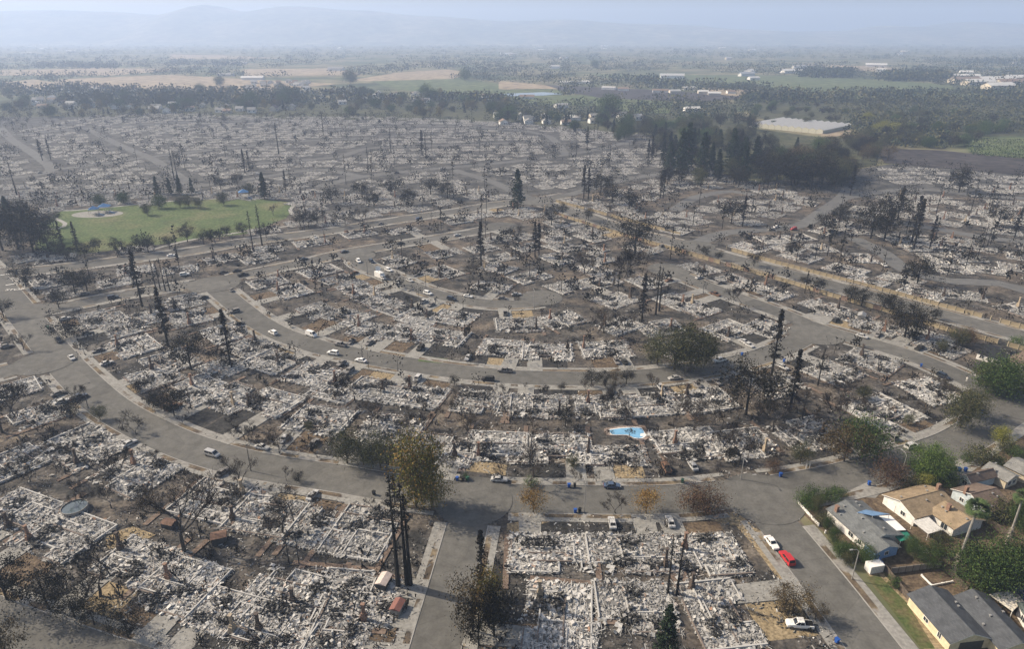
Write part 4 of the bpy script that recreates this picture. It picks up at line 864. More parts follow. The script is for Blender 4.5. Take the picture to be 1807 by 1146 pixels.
h5 = house('beige gabled house with weathered grey roof near the right edge', (1731, 827), (1778, 852), (1757, 818), 'beige', 'beige', 1.3, vents=2, windows=[('u+', -.4, 1.3, 1.2), ('u+', .35, 1.3, 1.2)])
house('', (1770, 822), (1812, 842), (1800, 808), 'beige', 'beige', 1.3, parent=h5, windows=[('u+', 0, 1.2, 1.2)])
h6 = house('big dark grey roofed cream house at the bottom right corner', (1600, 1049), (1677, 1138), (1676, 1046), 'dark', 'cream', 2.0, vents=2, windows=[('v-', -.1, 1.4, .9), ('v-', .55, 1.0, 1.2)], garage=('u+', .1, 5.2))
house('', (1680, 1053), (1765, 1150), (1755, 1062), 'dark', 'cream', 1.9, parent=h6, vents=4)
h7 = house('white house with solar panels at the lower right edge', (1781, 1036), (1812, 1076), (1842, 1014), 'beige', 'white', 1.7, windows=[('v-', .2, 1.2, 1.1)])
house('', (1794, 1064), (1822, 1112), (1880, 1050), 'green', 'white', 1.8, z=3.0, parent=h7, windows=[('v-', -.2, 1.4, 1.2)])
h8 = house('brown roofed house at right edge above the road junction', (1776, 634), (1822, 654), (1812, 618), 'brown', 'cream', 2.0, vents=2, windows=[('v-', -.4, 1.6, 1.2), ('v-', .3, 1.6, 1.2)])
h9 = house('partly burnt white house with blackened collapsed roof by wall', (1722, 622), (1772, 638), (1745, 607), 'burnt', 'white', .8, windows=[('v-', -.6, 1.4, 1.1), ('v-', .0, 1.0, 1.6), ('v-', .5, 1.6, 1.1)], name='damaged_house')
link('collapsed_roof_debris', VARIANTS[1]['heap'], h9, (0, 0, 2.9), scale=(.8, .6, 1), kind='stuff')
r7 = [c for c in h7.children if c.name.startswith('roof')][0]
a, u, v, L, W = rect((1781, 1036), (1812, 1076), (1842, 1014), 2.7); fl = 1 if u.cross(v).z > 0 else -1; sl_ = math.atan2(1.7, W / 2); b = MB(); b.box((0, 0, 0), (.78, .48, .03)); b.box((0, 0, -.01), (.82, .52, .03), 1); pm = b.mesh('solar_panel', [hexm('solar_cells', (.02, .03, .07), rough=.12, spec=.7), M['metal']])
for i in range(4):
    for j in range(3):
        q = -W / 2 + (.9 + j * 1.1); o = link('solar_panel', pm, r7, (-2.6 + i * 1.7, q * fl, 2.7 + 1.7 * (1 - abs(q) / (W / 2)) + .1)); o.rotation_euler = (sl_ * fl, 0, 0)
def cover(label, quad, mat, z=2.5, cat='patio cover', name='patio_cover', slats=0):
    P = [G(*q, z) for q in quad]; c = sum(P, Vector()) / 4; e = link(name, None, loc=(c.x, c.y, 0)); tag(e, cat, label=label); b = MB(); n = [(p.x - c.x, p.y - c.y) for p in P]
    if (P[1] - P[0]).cross(P[2] - P[1]).z < 0: n = n[::-1]
    b.prism(n, z - .08, z); link('roof_panel', b.mesh('roof_panel', mat), e)
    for x, y in n: b = MB(); b.tube([(x * .95, y * .95, 0), (x * .95, y * .95, z - .08)], [.07, .07], 6); link('post', b.mesh('post', M['white']), e)
    for i in range(slats):
        t = (i + .5) / slats; a, d = Vector(n[0]).lerp(Vector(n[1]), t), Vector(n[3]).lerp(Vector(n[2]), t); b = MB(); b.tube([(*a, z + .03), (*d, z + .03)], [.05, .05], 4); link('rib', b.mesh('rib', mat), e)
cover('white flat patio cover behind the grey roofed house', [(1540, 912), (1571, 910), (1599, 936), (1567, 938)], M['white'], 2.9)
cover('light grey flat patio cover beside the tan roofed house', [(1609, 920), (1639, 913), (1664, 936), (1638, 943)], hexm('grey_sheet', gr(.5)), 2.5, slats=6)
cover('cream corrugated patio cover beside the house with solar panels', [(1745, 1050), (1781, 1043), (1803, 1063), (1787, 1080)], hexm('cream_sheet', (.6, .54, .44)), 2.5, slats=8)
cover('dark green shade canopy behind the grey roofed house', [(1569, 939), (1600, 938), (1611, 951), (1589, 956)], hexm('green_canvas', (.02, .17, .11)), 2.4, 'canopy', 'shade_canopy')
cover('blue tarpaulin awning above the white patio cover', [(1512, 905), (1528, 900), (1571, 908), (1540, 911)], hexm('blue_tarp', (.13, .21, .32)), 4.3, 'awning', 'awning')
def shed(label, px, L, W, hh, ang, roof, wall, rise=.5):
    p = G(*px); e = link('garden_shed', None, loc=p, rz=R(ang)); tag(e, 'shed', label=label); b = MB(); b.box((0, 0, hh / 2), (L / 2, W / 2, hh / 2)); link('wall', b.mesh('wall', wall), e)
    b = MB(); l, w_ = L / 2 + .15, W / 2 + .15
    for s in (-1, 1):
        b.quad((-l, s * w_, hh), (l, s * w_, hh), (l, 0, hh + rise), (-l, 0, hh + rise)); b.poly([(s * l, -w_, hh), (s * l, w_, hh), (s * l, 0, hh + rise)])
    link('roof', b.mesh('roof', roof), e); b = MB(); b.box((L / 2 + .02, 0, hh * .42), (.03, .45, hh * .42)); link('door', b.mesh('door', M['metal_dark']), e)
shed('rusty roofed metal shed standing in a charred back yard', (388, 956), 3.4, 2.8, 2.0, 20, M['rust'], hexm('soot_metal', gr(.06)))
shed('rusty metal shed with sagging roof beside the bare dirt', (300, 930), 3.2, 2.2, 1.5, -15, M['rust'], hexm('soot_metal', gr(.06)))
shed('pale pinkish metal shed beside tall charred trunks', (678, 1034), 3.6, 2.4, 1.9, 75, hexm('pink_sheet', (.50, .40, .34)), hexm('soot_metal', gr(.06)))
shed('reddish roofed metal shed by the lower street corner', (702, 1078), 3.2, 2.2, 1.6, 75, hexm('maroon_sheet', (.20, .09, .07)), M['metal'])
shed('white garden shed with rusty roof behind green canopy', (1632, 972), 2.8, 2.4, 2.0, -35, M['rust'], M['white'], .6)
shed('small white metal shed in right ruins by walled road', (1520, 562), 4.5, 3, 1.8, 60, M['metal'], M['metal'], .8)
p = G(1541, 1008); e = link('storage_container', None, loc=p, rz=R(12)); tag(e, 'container', label='white storage container parked beside the blue fence'); b = MB(); b.box((0, 0, 1.15), (1.75, 1.0, 1.0)); link('body', b.mesh('body', M['white']), e); b = MB(); b.box((0, 0, 2.18), (1.8, 1.05, .04)); link('lid', b.mesh('lid', M['white']), e)
for k in range(8): b = MB(); b.box((-1.4 + k * .4, -1.01, 1.15), (.03, .02, .9)); link('rib', b.mesh('rib', M['metal']), e)
def wall_run(label, pts, name, cat, step, hgt, panel, post, thick=.18, mats=None, skip=()):
    ln = [G(*p) for p in pts]; pos = []
    for a, c in zip(ln, ln[1:]):
        n = max(1, round((c - a).length / step)); pos += [a.lerp(c, i / n) for i in range(n)]
    pos.append(ln[-1]); e = link(name, None, loc=pos[0]); tag(e, cat, label=label)
    b = MB(); b.box((0, 0, .5), (.5, .5, .5)); b.box((0, 0, 1.02), (.5, .8, .03)); me = {m: b.mesh('panel', m) for m in set([panel] + (mats or []))}; b = MB(); b.box((0, 0, .5), (.5, .5, .5)); b.box((0, 0, 1.03), (.6, .6, .03)); pme = b.mesh('pier', post); rg = random.Random(len(pos))
    for i in range(len(pos)):
        q = pos[i] - pos[0]; link('pier', pme, e, q, 0, (thick * 2.2, thick * 2.2, hgt * 1.06))
        if i < len(pos) - 1 and i not in skip and rg.random() > .04:
            d = pos[i + 1] - pos[i]; link('panel', me[rg.choice(mats) if mats else panel], e, q + d / 2, math.atan2(d.y, d.x), (d.length - .1, thick, hgt * rg.uniform(.96, 1)))
wall_run('tan masonry wall along the near side of diagonal road', [(978, 378), (1014, 390), (1101, 417), (1202, 446), (1301, 475), (1401, 503), (1469, 525), (1570, 553), (1687, 590)], 'masonry_wall', 'wall', 3.6, 1.9, M['wallpanel'], M['wallpost'], mats=[M['wallpanel'], M['wallpanel'], M['wallbrick'], M['wallpanel']])
wall_run('tan masonry wall along far side of diagonal road, upper stretch', [(981, 357), (1031, 370), (1135, 398), (1200, 416)], 'masonry_wall', 'wall', 3.6, 1.9, M['wallpanel'], M['wallpost'])
wall_run('long tan masonry wall along far side of diagonal road', [(1282, 441), (1368, 466), (1469, 492), (1569, 518), (1670, 545), (1815, 584)], 'masonry_wall', 'wall', 3.6, 2.0, M['wallpanel'], M['wallpost'])
wall_run('tan masonry wall behind the partly burnt white house', [(1717, 596), (1760, 607), (1815, 622)], 'masonry_wall', 'wall', 3.6, 1.9, M['wallpanel'], M['wallpost'])
wall_run('dark plank fence beside the sidewalk of cream house', [(1561, 1009), (1603, 1062)], 'wooden_fence', 'fence', 2.0, 1.8, M['wood'], M['wood'], .06)
wall_run('grey plank fence closing the dug garden plot', [(1571, 1014), (1660, 1002)], 'wooden_fence', 'fence', 2.0, 1.7, M['wood_pale'], M['wood'], .06)
wall_run('brown fence between garden plot and big green trees', [(1661, 1001), (1706, 1046), (1735, 1070)], 'wooden_fence', 'fence', 2.0, 1.6, M['wood'], M['wood'], .06)
wall_run('blue panel fence beside the white storage container', [(1549, 992), (1558, 1006)], 'wooden_fence', 'fence', 1.6, 1.6, hexm('blue_boards', (.05, .12, .33)), M['wood'], .06)
wall_run('plank fence between the grey and tan roofed houses', [(1590, 905), (1640, 950)], 'wooden_fence', 'fence', 2.0, 1.7, M['wood'], M['wood'], .06)
wall_run('brown fence behind the tan roofed house by palms', [(1740, 925), (1800, 960)], 'wooden_fence', 'fence', 2.0, 1.7, M['wood'], M['wood'], .06)
wall_run('low white garden wall by corner sidewalk', [(1408, 890), (1422, 905), (1456, 942)], 'garden_wall', 'wall', 2.4, .8, M['white'], M['white'], .12)
wall_run('low white planter boards inside the dug garden plot', [(1626, 1018), (1644, 1036), (1680, 1029)], 'planter_edging', 'planter', 2.4, .5, M['white'], M['white'], .12)
for pts, m, z in (([(1560, 1015), (1655, 1003), (1705, 1046), (1680, 1055), (1605, 1062)], 'yard_brown', .04), ([(1395, 890), (1410, 878), (1500, 868), (1545, 1000), (1560, 1010), (1525, 1000)], 'yard_brown', .03), ([(1525, 1005), (1560, 1012), (1605, 1062), (1685, 1160), (1640, 1160)], 'yard_tan', .035), ([(1500, 866), (1590, 842), (1900, 730), (1990, 1200), (1690, 1160), (1610, 1050), (1560, 1000)], 'yard_brown', .02)): pxsheet('garden_ground', pts, M[m], z)
pxsheet('garden_lawn', [(1530, 1020), (1550, 1015), (1600, 1065), (1650, 1146), (1625, 1146)], M['verge_grass'], .042)
for k, pts in enumerate(([(1500, 866), (1530, 852), (1560, 864), (1545, 880), (1515, 878)], [(1640, 845), (1668, 822), (1725, 826), (1700, 845)], [(1690, 815), (1715, 800), (1745, 812), (1728, 826)])): pxsheet('driveway', pts, M['concrete'], .06 + .004 * k)
# near yards seen in the photograph
for k, (pts, m) in enumerate(([([(828, 808), (895, 822), (892, 840), (822, 832)], 'yard_tan'), ([(780, 812), (826, 808), (820, 832), (776, 836)], 'yard_pink'), ([(1320, 925), (1345, 940), (1395, 1020), (1378, 1030), (1330, 965), (1300, 930)], 'yard_tan'), ([(895, 925), (960, 915), (985, 918), (920, 935), (892, 960)], 'yard_tan'), ([(740, 628), (790, 634), (780, 642), (738, 638)], 'lawn'), ([(862, 632), (906, 634), (905, 648), (858, 646)], 'yard_tan'), ([(185, 945), (235, 930), (275, 945), (235, 965), (190, 970)], 'yard_tan'), ([(1215, 908), (1300, 905), (1330, 930), (1290, 928)], 'yard_tan'), ([(1150, 1040), (1180, 1040), (1205, 1146), (1150, 1146)], 'yard_dark')])): pxsheet('yard_patch', pts, M[m], .06 + .003 * k)

# pools and park
def pool(label, pts, mat, px=None):
    P = [G(*q) for q in pts]; c = sum(P, Vector()) / len(P); e = link('swimming_pool', None, loc=(c.x, c.y, 0)); tag(e, 'pool', label=label); ln = spline([(p.x - c.x, p.y - c.y) for p in P + [P[0]]], 1.0)[:-1]
    if sum(a.x * b_.y - a.y * b_.x for a, b_ in zip(ln, ln[1:] + ln[:1])) < 0: ln = ln[::-1]
    b = MB(); b.poly([(q.x, q.y, .19) for q in ln]); link('water', b.mesh('water', mat), e); b = MB()
    for q, r_ in zip(ln, ln[1:] + ln[:1]): b.quad((q.x, q.y, .21), (r_.x, r_.y, .21), (r_.x * 1.09, r_.y * 1.12, .21), (q.x * 1.09, q.y * 1.12, .21))
    link('coping', b.mesh('coping', M['white']), e)
    b = MB(); b.prism([(3.2, -1.8), (5.2, -1.6), (5.0, .2), (3.4, -.4)], .15, .205); link('step', b.mesh('step', M['white']), e)
    b = MB(); b.prism([(q.x * 1.3, q.y * 1.45) for q in ln], 0, .17); link('deck', b.mesh('deck', M['yard_pink']), e)
pool('blue kidney shaped swimming pool behind the burnt row', [(1076, 760), (1100, 757), (1130, 757), (1137, 768), (1132, 774), (1118, 774), (1108, 769), (1080, 768)], M['water_blue'])
p = G(133, 901); e = link('above_ground_pool', None, loc=p); tag(e, 'pool', label='round above ground pool with stale water in charred yard'); b = MB(); b.tube([(0, 0, 0), (0, 0, 1.15)], [3.1, 3.1], 28, cap=False); link('wall', b.mesh('wall', M['metal']), e)
b = MB(); b.poly([(3.08 * math.cos(t * .2244), 3.08 * math.sin(t * .2244), .95) for t in range(28)]); link('water', b.mesh('water', M['water_dark']), e)
b = MB(); b.tube([(3.1 * math.cos(t * .2244), 3.1 * math.sin(t * .2244), 1.16) for t in range(29)], [.1] * 29, 4, cap=False); link('rim', b.mesh('rim', M['wood_pale']), e)
for k in range(10): b = MB(); b.box((3.15 * math.cos(k * .628), 3.15 * math.sin(k * .628), .58), (.07, .07, .58)); link('upright', b.mesh('upright', M['metal']), e)
BLUE = hexm('blue_canvas', (.07, .17, .33))
for i, (px, sz, lb) in enumerate((((167, 378), 3.2, 'low blue shade sail over the left playground'), ((186, 374), 3.8, 'tall blue shade sail over the left playground'), ((431, 349), 3.6, 'blue shade sail over the play area at lawn end'))):
    p = G(*px); e = link('shade_sail', None, loc=p, rz=R(20)); tag(e, 'shade sail', label=lb); hh = 3.6 + i * .4
    b = MB(); t = (0, 0, hh + 2.2); k = [(sz, sz * .8, hh), (-sz, sz * .8, hh), (-sz, -sz * .8, hh), (sz, -sz * .8, hh)]
    for q in range(4): b.poly([k[q], k[(q + 1) % 4], t])
    link('canvas', b.mesh('canvas', BLUE), e)
    for q in k: b = MB(); b.tube([(q[0] * .9, q[1] * .9, 0), (q[0] * .9, q[1] * .9, hh + .3)], [.13, .13], 6); link('post', b.mesh('post', M['metal']), e)
    p2 = G(px[0] + 4, px[1] + 3); e = link('play_structure', None, loc=p2); tag(e, 'playground', label='climbing frame with slide under the ' + lb.split(' over')[0])
    b = MB(); b.box((0, 0, 1.6), (1.6, 1.6, .1)); link('platform', b.mesh('platform', M['metal_dark']), e)
    for x in (-1.5, 1.5):
        for y in (-1.5, 1.5): b = MB(); b.tube([(x, y, 0), (x, y, 3)], [.09, .09], 6); link('post', b.mesh('post', M['white']), e)
    b = MB(); b.quad((1.6, -.5, 1.65), (1.6, .5, 1.65), (5, .5, .2), (5, -.5, .2)); b.box((3.3, -.5, 1.05), (1.8, .05, .12), mat=Matrix.Rotation(.4, 3, 'Y')); link('slide', b.mesh('slide', BLUE), e)

# ------------------------------------------------------------------ vehicles
def car_meshes(kind):
    S = {'sedan': dict(w=.9, st=[(-2.35, .62, .80), (-2.28, .86, .97), (-1.5, .94, 1), (-.2, .95, 1), (.95, .94, 1), (1.9, .80, .97), (2.25, .70, .9), (2.35, .52, .78)], cab=(-1.8, 1.1, -1.0, .3, .93, 1.44), wx=(-1.38, 1.42)),
         'suv': dict(w=.95, st=[(-2.35, .9, .88), (-2.3, 1.05, 1), (-.2, 1.08, 1), (.95, 1.06, 1), (2.0, .98, .96), (2.3, .88, .9), (2.38, .6, .82)], cab=(-2.28, 1.2, -2.0, .45, 1.05, 1.78), wx=(-1.4, 1.45)),
         'minivan': dict(w=.97, st=[(-2.5, .9, .88), (-2.45, 1.05, 1), (-.2, 1.07, 1), (1.3, 1.04, 1), (2.2, .88, .93), (2.5, .66, .84)], cab=(-2.42, 1.75, -2.2, .75, 1.04, 1.82), wx=(-1.5, 1.55)),
         'cargo': dict(w=1.0, st=[(-2.7, .9, .9), (-2.66, 1.2, 1), (-.2, 1.22, 1), (1.5, 1.2, 1), (2.4, 1.05, .94), (2.7, .75, .86)], cab=(-2.64, 1.9, -2.55, 1.1, 1.2, 2.25), wx=(-1.7, 1.75)),
         'pickup': dict(w=.97, st=[(-2.75, .9, .92), (-2.7, 1.02, 1), (-.9, 1.05, 1), (1.1, 1.06, 1), (2.3, .98, .96), (2.65, .86, .9), (2.72, .6, .84)], cab=(-.95, 1.35, -.75, .55, 1.03, 1.78), wx=(-1.7, 1.75))}[kind]
    b = MB(); w_ = S['w']; n = 6
    for x, zt, f in S['st']:
        hw = w_ * f; b.v += [(x, -hw * .95, .32), (x, -hw, .32 + (zt - .32) * .55), (x, -hw * .93, zt), (x, hw * .93, zt), (x, hw, .32 + (zt - .32) * .55), (x, hw * .95, .32)]
    for i in range(len(S['st']) - 1):
        for j in range(n): j2 = (j + 1) % n; b.f.append((i * n + j, i * n + j2, (i + 1) * n + j2, (i + 1) * n + j)); b.m.append(0)
    b.f += [tuple(range(n)), tuple((len(S['st']) - 1) * n + j for j in reversed(range(n)))]; b.m += [0, 0]
    x0, x1, r0, r1, zb, zr = S['cab']; wb, wr = w_ * .91, w_ * .76
    lo = [(x0, -wb, zb - .05), (x1, -wb, zb - .05), (x1, wb, zb - .05), (x0, wb, zb - .05)]; hi = [(r0, -wr, zr), (r1, -wr, zr), (r1, wr, zr), (r0, wr, zr)]
    for i in range(4): j = (i + 1) % 4; b.quad(lo[i], lo[j], hi[j], hi[i])
    b.quad(*hi); out = {'body': b}
    def pane(i, j, t0, t1, e, k0=.14, k1=.88):
        A, B, C, D = [Vector(q) for q in (lo[i], lo[j], hi[j], hi[i])]; nn = (B - A).cross(D - A).normalized() * e
        f = lambda s, t: tuple((A.lerp(B, s)).lerp(D.lerp(C, s), t) + nn); m = MB(); m.quad(f(t0, k0), f(t1, k0), f(t1, k1), f(t0, k1)); return m
    out['windscreen'] = pane(1, 2, .07, .93, .015); out['rear_window'] = pane(3, 0, .08, .92, .015)
    if kind != 'cargo': out['side_window'] = [pane(0, 1, .08, .50, .015), pane(0, 1, .54, .93, .015), pane(2, 3, .07, .46, .015), pane(2, 3, .50, .92, .015)]
    else: out['side_window'] = [pane(0, 1, .68, .92, .015), pane(2, 3, .08, .32, .015)]
    xe, xr = S['st'][-2][0] + .02, S['st'][0][0] - .01
    for nm, x, zz in (('headlight', xe, .68), ('tail_light', xr + .02, .74)):
        out[nm] = []
        for s in (-1, 1): m = MB(); m.box((x, s * w_ * .68, zz), (.06, .16, .07)); out[nm].append(m)
    if kind == 'pickup': m = MB(); m.box((-1.83, 0, 1.045), (.82, .74, .03)); out['cargo_bed'] = m
    if kind == 'cargo': m = MB(); m.box((0, 0, 2.27), (1.2, .6, .03)); out['roof_rack'] = m
    out['wx'] = S['wx']; out['ww'] = w_
    return out
wb_ = MB(); wb_.tube([(0, -.12, 0), (0, .12, 0)], [.34, .34], 14); WHEEL = wb_.mesh('wheel', M['tyre']); wb_ = MB(); wb_.tube([(0, -.13, 0), (0, .13, 0)], [.2, .2], 10); HUB = wb_.mesh('rim', M['rim']); HUBB = wb_.mesh('rim_burnt', M['rust'])
CARS = {}
for k in ('sedan', 'suv', 'minivan', 'cargo', 'pickup'):
    d = car_meshes(k); CARS[k] = {q: ([m.mesh(q, M['glass' if 'window' in q or q == 'windscreen' else 'lamp_clear' if q == 'headlight' else 'lamp_red']) for m in v] if isinstance(v, list) else v.mesh(q, M['glass'] if 'wind' in q else M['black'] if q == 'cargo_bed' else M['white']) if isinstance(v, MB) else v) for q, v in d.items()}
PAINT = {'white': hexm('white_car_paint', gr(.75), rough=.3, spec=.5, var=.03), 'silver': hexm('silver_car_paint', gr(.42), rough=.3, spec=.5, metal=.3, var=.03), 'blue': hexm('slate_blue_car_paint', (.06, .085, .13), rough=.3, spec=.5, var=.03), 'red': hexm('red_car_paint', (.42, .025, .025), rough=.3, spec=.5, var=.03), 'dark': hexm('dark_car_paint', (.018, .022, .03), rough=.3, spec=.5, var=.03), 'black': hexm('black_car_paint', gr(.012), rough=.3, spec=.5, var=.03),
         'ash': hexm('burnt_out_pale_steel', (.42, .40, .37), var=.35, scale=2), 'grey': hexm('burnt_out_grey_steel', (.18, .165, .15), var=.45, scale=2), 'rust': hexm('burnt_out_rusty_steel', (.15, .085, .055), var=.4, scale=2), 'soot': hexm('burnt_out_black_steel', gr(.04), var=.5, scale=2)}
PN = {'white': 'white', 'silver': 'silver', 'blue': 'slate blue', 'red': 'red', 'dark': 'dark blue', 'black': 'black', 'ash': 'burnt out pale', 'grey': 'burnt out grey', 'rust': 'burnt out rusty', 'soot': 'burnt out black'}
KN = {'sedan': 'sedan', 'suv': 'sport utility vehicle', 'minivan': 'minivan', 'cargo': 'cargo van', 'pickup': 'pickup truck'}
def setmat(o, m): o.material_slots[0].link = 'OBJECT'; o.material_slots[0].material = m
def car(kind, colr, x, y, hd='s', flip=0, label=None):
    p = G(x, y); s, q, t, d = nearest(p); ang = math.atan2(t.y, t.x)
    if hd == 'd': ang += math.pi / 2
    elif hd != 's': ang = R(float(hd))
    if flip: ang += math.pi
    on = road_dist(p)[0] < 0; burnt = colr in ('ash', 'grey', 'rust', 'soot'); D = CARS[kind]; e = link({'sedan': 'parked_car', 'suv': 'parked_car', 'minivan': 'parked_van', 'cargo': 'parked_van', 'pickup': 'pickup_truck'}[kind] if not burnt else 'burnt_car', None, loc=(p.x, p.y, .1 if on else .16), rz=ang)
    cat = {'sedan': 'car', 'suv': 'car', 'minivan': 'van', 'cargo': 'van', 'pickup': 'truck'}[kind]
    tag(e, cat, label=label, look=f'{PN[colr]} {KN[kind]}', px=(x, y), group='burnt out vehicles' if burnt else 'parked vehicles')
    bo = link('body', D['body'], e); setmat(bo, PAINT[colr])
    for w_ in ('windscreen', 'rear_window', 'cargo_bed', 'roof_rack'):
        if w_ in D: o = link(w_, D[w_], bo); (setmat(o, M['black']) if burnt else None)  # burnt cars have no glass: black panes paint the dark of open windows
    for m in D['side_window']: o = link('side_window', m, bo); (setmat(o, M['black']) if burnt else None)  # black on burnt cars too, painted shade of the empty side openings
    if not burnt:
        for w_ in ('headlight', 'tail_light'):
            for m in D[w_]: link(w_, m, bo)
    for wx in D['wx']:
        for sg in (-1, 1):
            wo = link('wheel', WHEEL, e, (wx, sg * (D['ww'] - .1), .34 if not burnt else .24), 0, 1 if not burnt else .72); link('rim', HUBB if burnt else HUB, wo)
    return e
CARLIST = '''minivan silver 375 805 s 0;sedan blue 1080 861 s 0;sedan white 1361 962 s 0;suv red 1388 990 s 0;sedan white 637 639 s 0;suv white 588 626 s 0;cargo white 550 594 s 0;suv white 482 590 s 0;pickup white 1269 639 s 0;sedan silver 1190 670 s 0;suv white 686 479 s 0;suv white 633 463 s 0;suv dark 656 464 s 0;suv white 755 520 s 0;suv dark 797 530 s 0;sedan white 826 525 s 0;sedan silver 911 522 s 0;sedan dark 608 446 s 0;sedan silver 807 417 s 0;sedan white 303 453 s 0;suv dark 200 527 s 0;pickup black 104 603 s 0;pickup dark 140 704 d 0;suv white 326 487 s 0;suv dark 1664 668 s 0;suv red 1400 406 s 0;sedan white 1371 402 s 0;sedan blue 739 387 s 0;sedan dark 536 459 s 0
grey 601 611 pickup;ash 552 878 d;ash 463 793 s;ash 189 644 d;soot 861 672 suv;grey 891 657 pickup;ash 826 634 d;ash 1080 927 d;ash 1182 925 d;rust 1175 829 dpickup;ash 1222 826 d;ash 229 786 d;grey 393 837 d;grey 555 785 d;ash 127 634 s;grey 12 614 d;grey 104 698 d;ash 881 850 s;ash 1165 686 d;grey 1265 677 d;grey 1230 682 d;ash 1381 651 d;grey 1570 774 dsuv;ash 1608 791 ssuv;grey 887 529 s;ash 723 497 s;grey 1088 641 d;ash 1321 612 d;soot 394 483 s;soot 418 480 s;soot 429 487 spickup;grey 150 521 s;soot 359 528 d;grey 414 552 dsuv;ash 115 565 d;grey 408 514 s;soot 707 431 s;grey 672 397 s;ash 1234 492 d;grey 1270 501 d;rust 1262 522 spickup;grey 1356 530 d;soot 1475 568 dsuv;ash 1521 596 s;ash 1700 467 s;grey 1684 479 s;grey 1430 451 d;grey 1798 437 s;grey 652 608 d;grey 603 644 d;ash 700 500 s;grey 620 606 d;soot 536 500 d;grey 1361 407 s;ash 70 306 s;grey 120 290 s;ash 780 299 s;grey 860 290 s;soot 700 306 s;grey 300 290 s;ash 255 268 s;grey 940 282 s;ash 1560 470 s;grey 1620 400 s;ash 1720 348 s'''
for rec in CARLIST.replace('\n', ';').split(';'):
    f = rec.split()
    if len(f) == 6: car(f[0], f[1], float(f[2]), float(f[3]), f[4], int(f[0] == 'cargo' or f[1] == 'red'))
    else:
        h, k = (f[3][0], f[3][1:] or 'sedan') if f[3][0] in 'sd' and f[3] not in ('suv',) else ('s', f[3]); car(k, f[0], float(f[1]), float(f[2]), h)
car('pickup', 'white', 1410, 1107, '-6', 1, label='white pickup truck with black bed parked on a driveway')
for k, (c_, n_, i_) in enumerate(drive_spots):
    if k % 3 or c_.y < 170: continue
    px = pix((c_.x, c_.y, 0)); car(('sedan', 'suv', 'pickup')[k % 3 if k % 2 else (k // 3) % 3], ('ash', 'grey', 'soot', 'grey', 'rust')[(k // 3) % 5], px[0], px[1], 'd', k % 2)
# satellite truck
p = G(672, 492); s, q, t, d = nearest(p); e = link('satellite_truck', None, loc=(p.x, p.y, .1), rz=math.atan2(t.y, t.x)); tag(e, 'truck', label='white satellite news truck with raised dish on the inner street')
b = MB(); b.box((-1.1, 0, 1.95), (2.7, 1.2, 1.35)); b.box((-.2, 0, .55), (3.6, 1.0, .15)); link('cargo_box', b.mesh('cargo_box', M['white']), e)
b = MB(); b.box((2.35, 0, 1.35), (.75, 1.1, .75)); b.box((3.3, 0, 1.0), (.5, 1.0, .42)); cb = link('cab', b.mesh('cab', M['white']), e)
b = MB(); b.box((3.08, 0, 1.72), (.04, .95, .3)); link('windscreen', b.mesh('windscreen', M['glass']), cb)
for sy in (-1, 1): b = MB(); b.box((2.45, sy * 1.1, 1.7), (.45, .03, .28)); link('side_window', b.mesh('side_window', M['glass']), cb)
for wx in (-2.6, 3.0):
    for sy in (-1, 1): wo = link('wheel', WHEEL, e, (wx, sy * 1.0, .45), 0, 1.32); link('rim', HUB, wo)
b = MB(); b.tube([(-1.8, 0, 3.3), (-1.8, 0, 4.6)], [.12, .1], 8); link('dish_mast', b.mesh('dish_mast', M['metal']), e)
b = MB(); rings = []
for k in range(5):
    r_ = 1.35 * k / 4; n0 = len(b.v); b.v += [(r_ * math.cos(a * .3927), r_ * math.sin(a * .3927), .32 * (k / 4) ** 2) for a in range(16)]; rings.append(n0)
for k in range(4):
    for a in range(16): b.f.append((rings[k] + a, rings[k] + (a + 1) % 16, rings[k + 1] + (a + 1) % 16, rings[k + 1] + a)); b.m.append(0)
o = link('dish', b.mesh('dish', M['white']), e, (-1.8, 0, 4.9)); o.rotation_euler = (R(60), 0, -math.atan2(t.y, t.x) + R(10))

# ------------------------------------------------------------------ street furniture, people
def bin_mesh(m):
    b = MB(); n = len(b.v); b.v += [(-.24, -.28, 0), (.24, -.28, 0), (.24, .24, 0), (-.24, .24, 0), (-.3, -.36, .95), (.3, -.36, .95), (.3, .34, .95), (-.3, .34, .95)]
    for f in ((0, 1, 5, 4), (1, 2, 6, 5), (2, 3, 7, 6), (3, 0, 4, 7)): b.f.append(tuple(n + i for i in f)); b.m.append(0)
    l = MB(); l.box((0, 0, 1.0), (.33, .39, .05)); l.box((0, .4, .97), (.3, .05, .04)); return b.mesh('body', m), l.mesh('lid', m)
wl = MB(); wl.tube([(-.05, 0, 0), (.05, 0, 0)], [.13, .13], 10); BW = wl.mesh('wheel', M['tyre'])
BINS = {'blue': bin_mesh(hexm('blue_plastic', (.02, .08, .30))), 'green': bin_mesh(hexm('green_plastic', (.03, .10, .06))), 'black': bin_mesh(M['black'])}
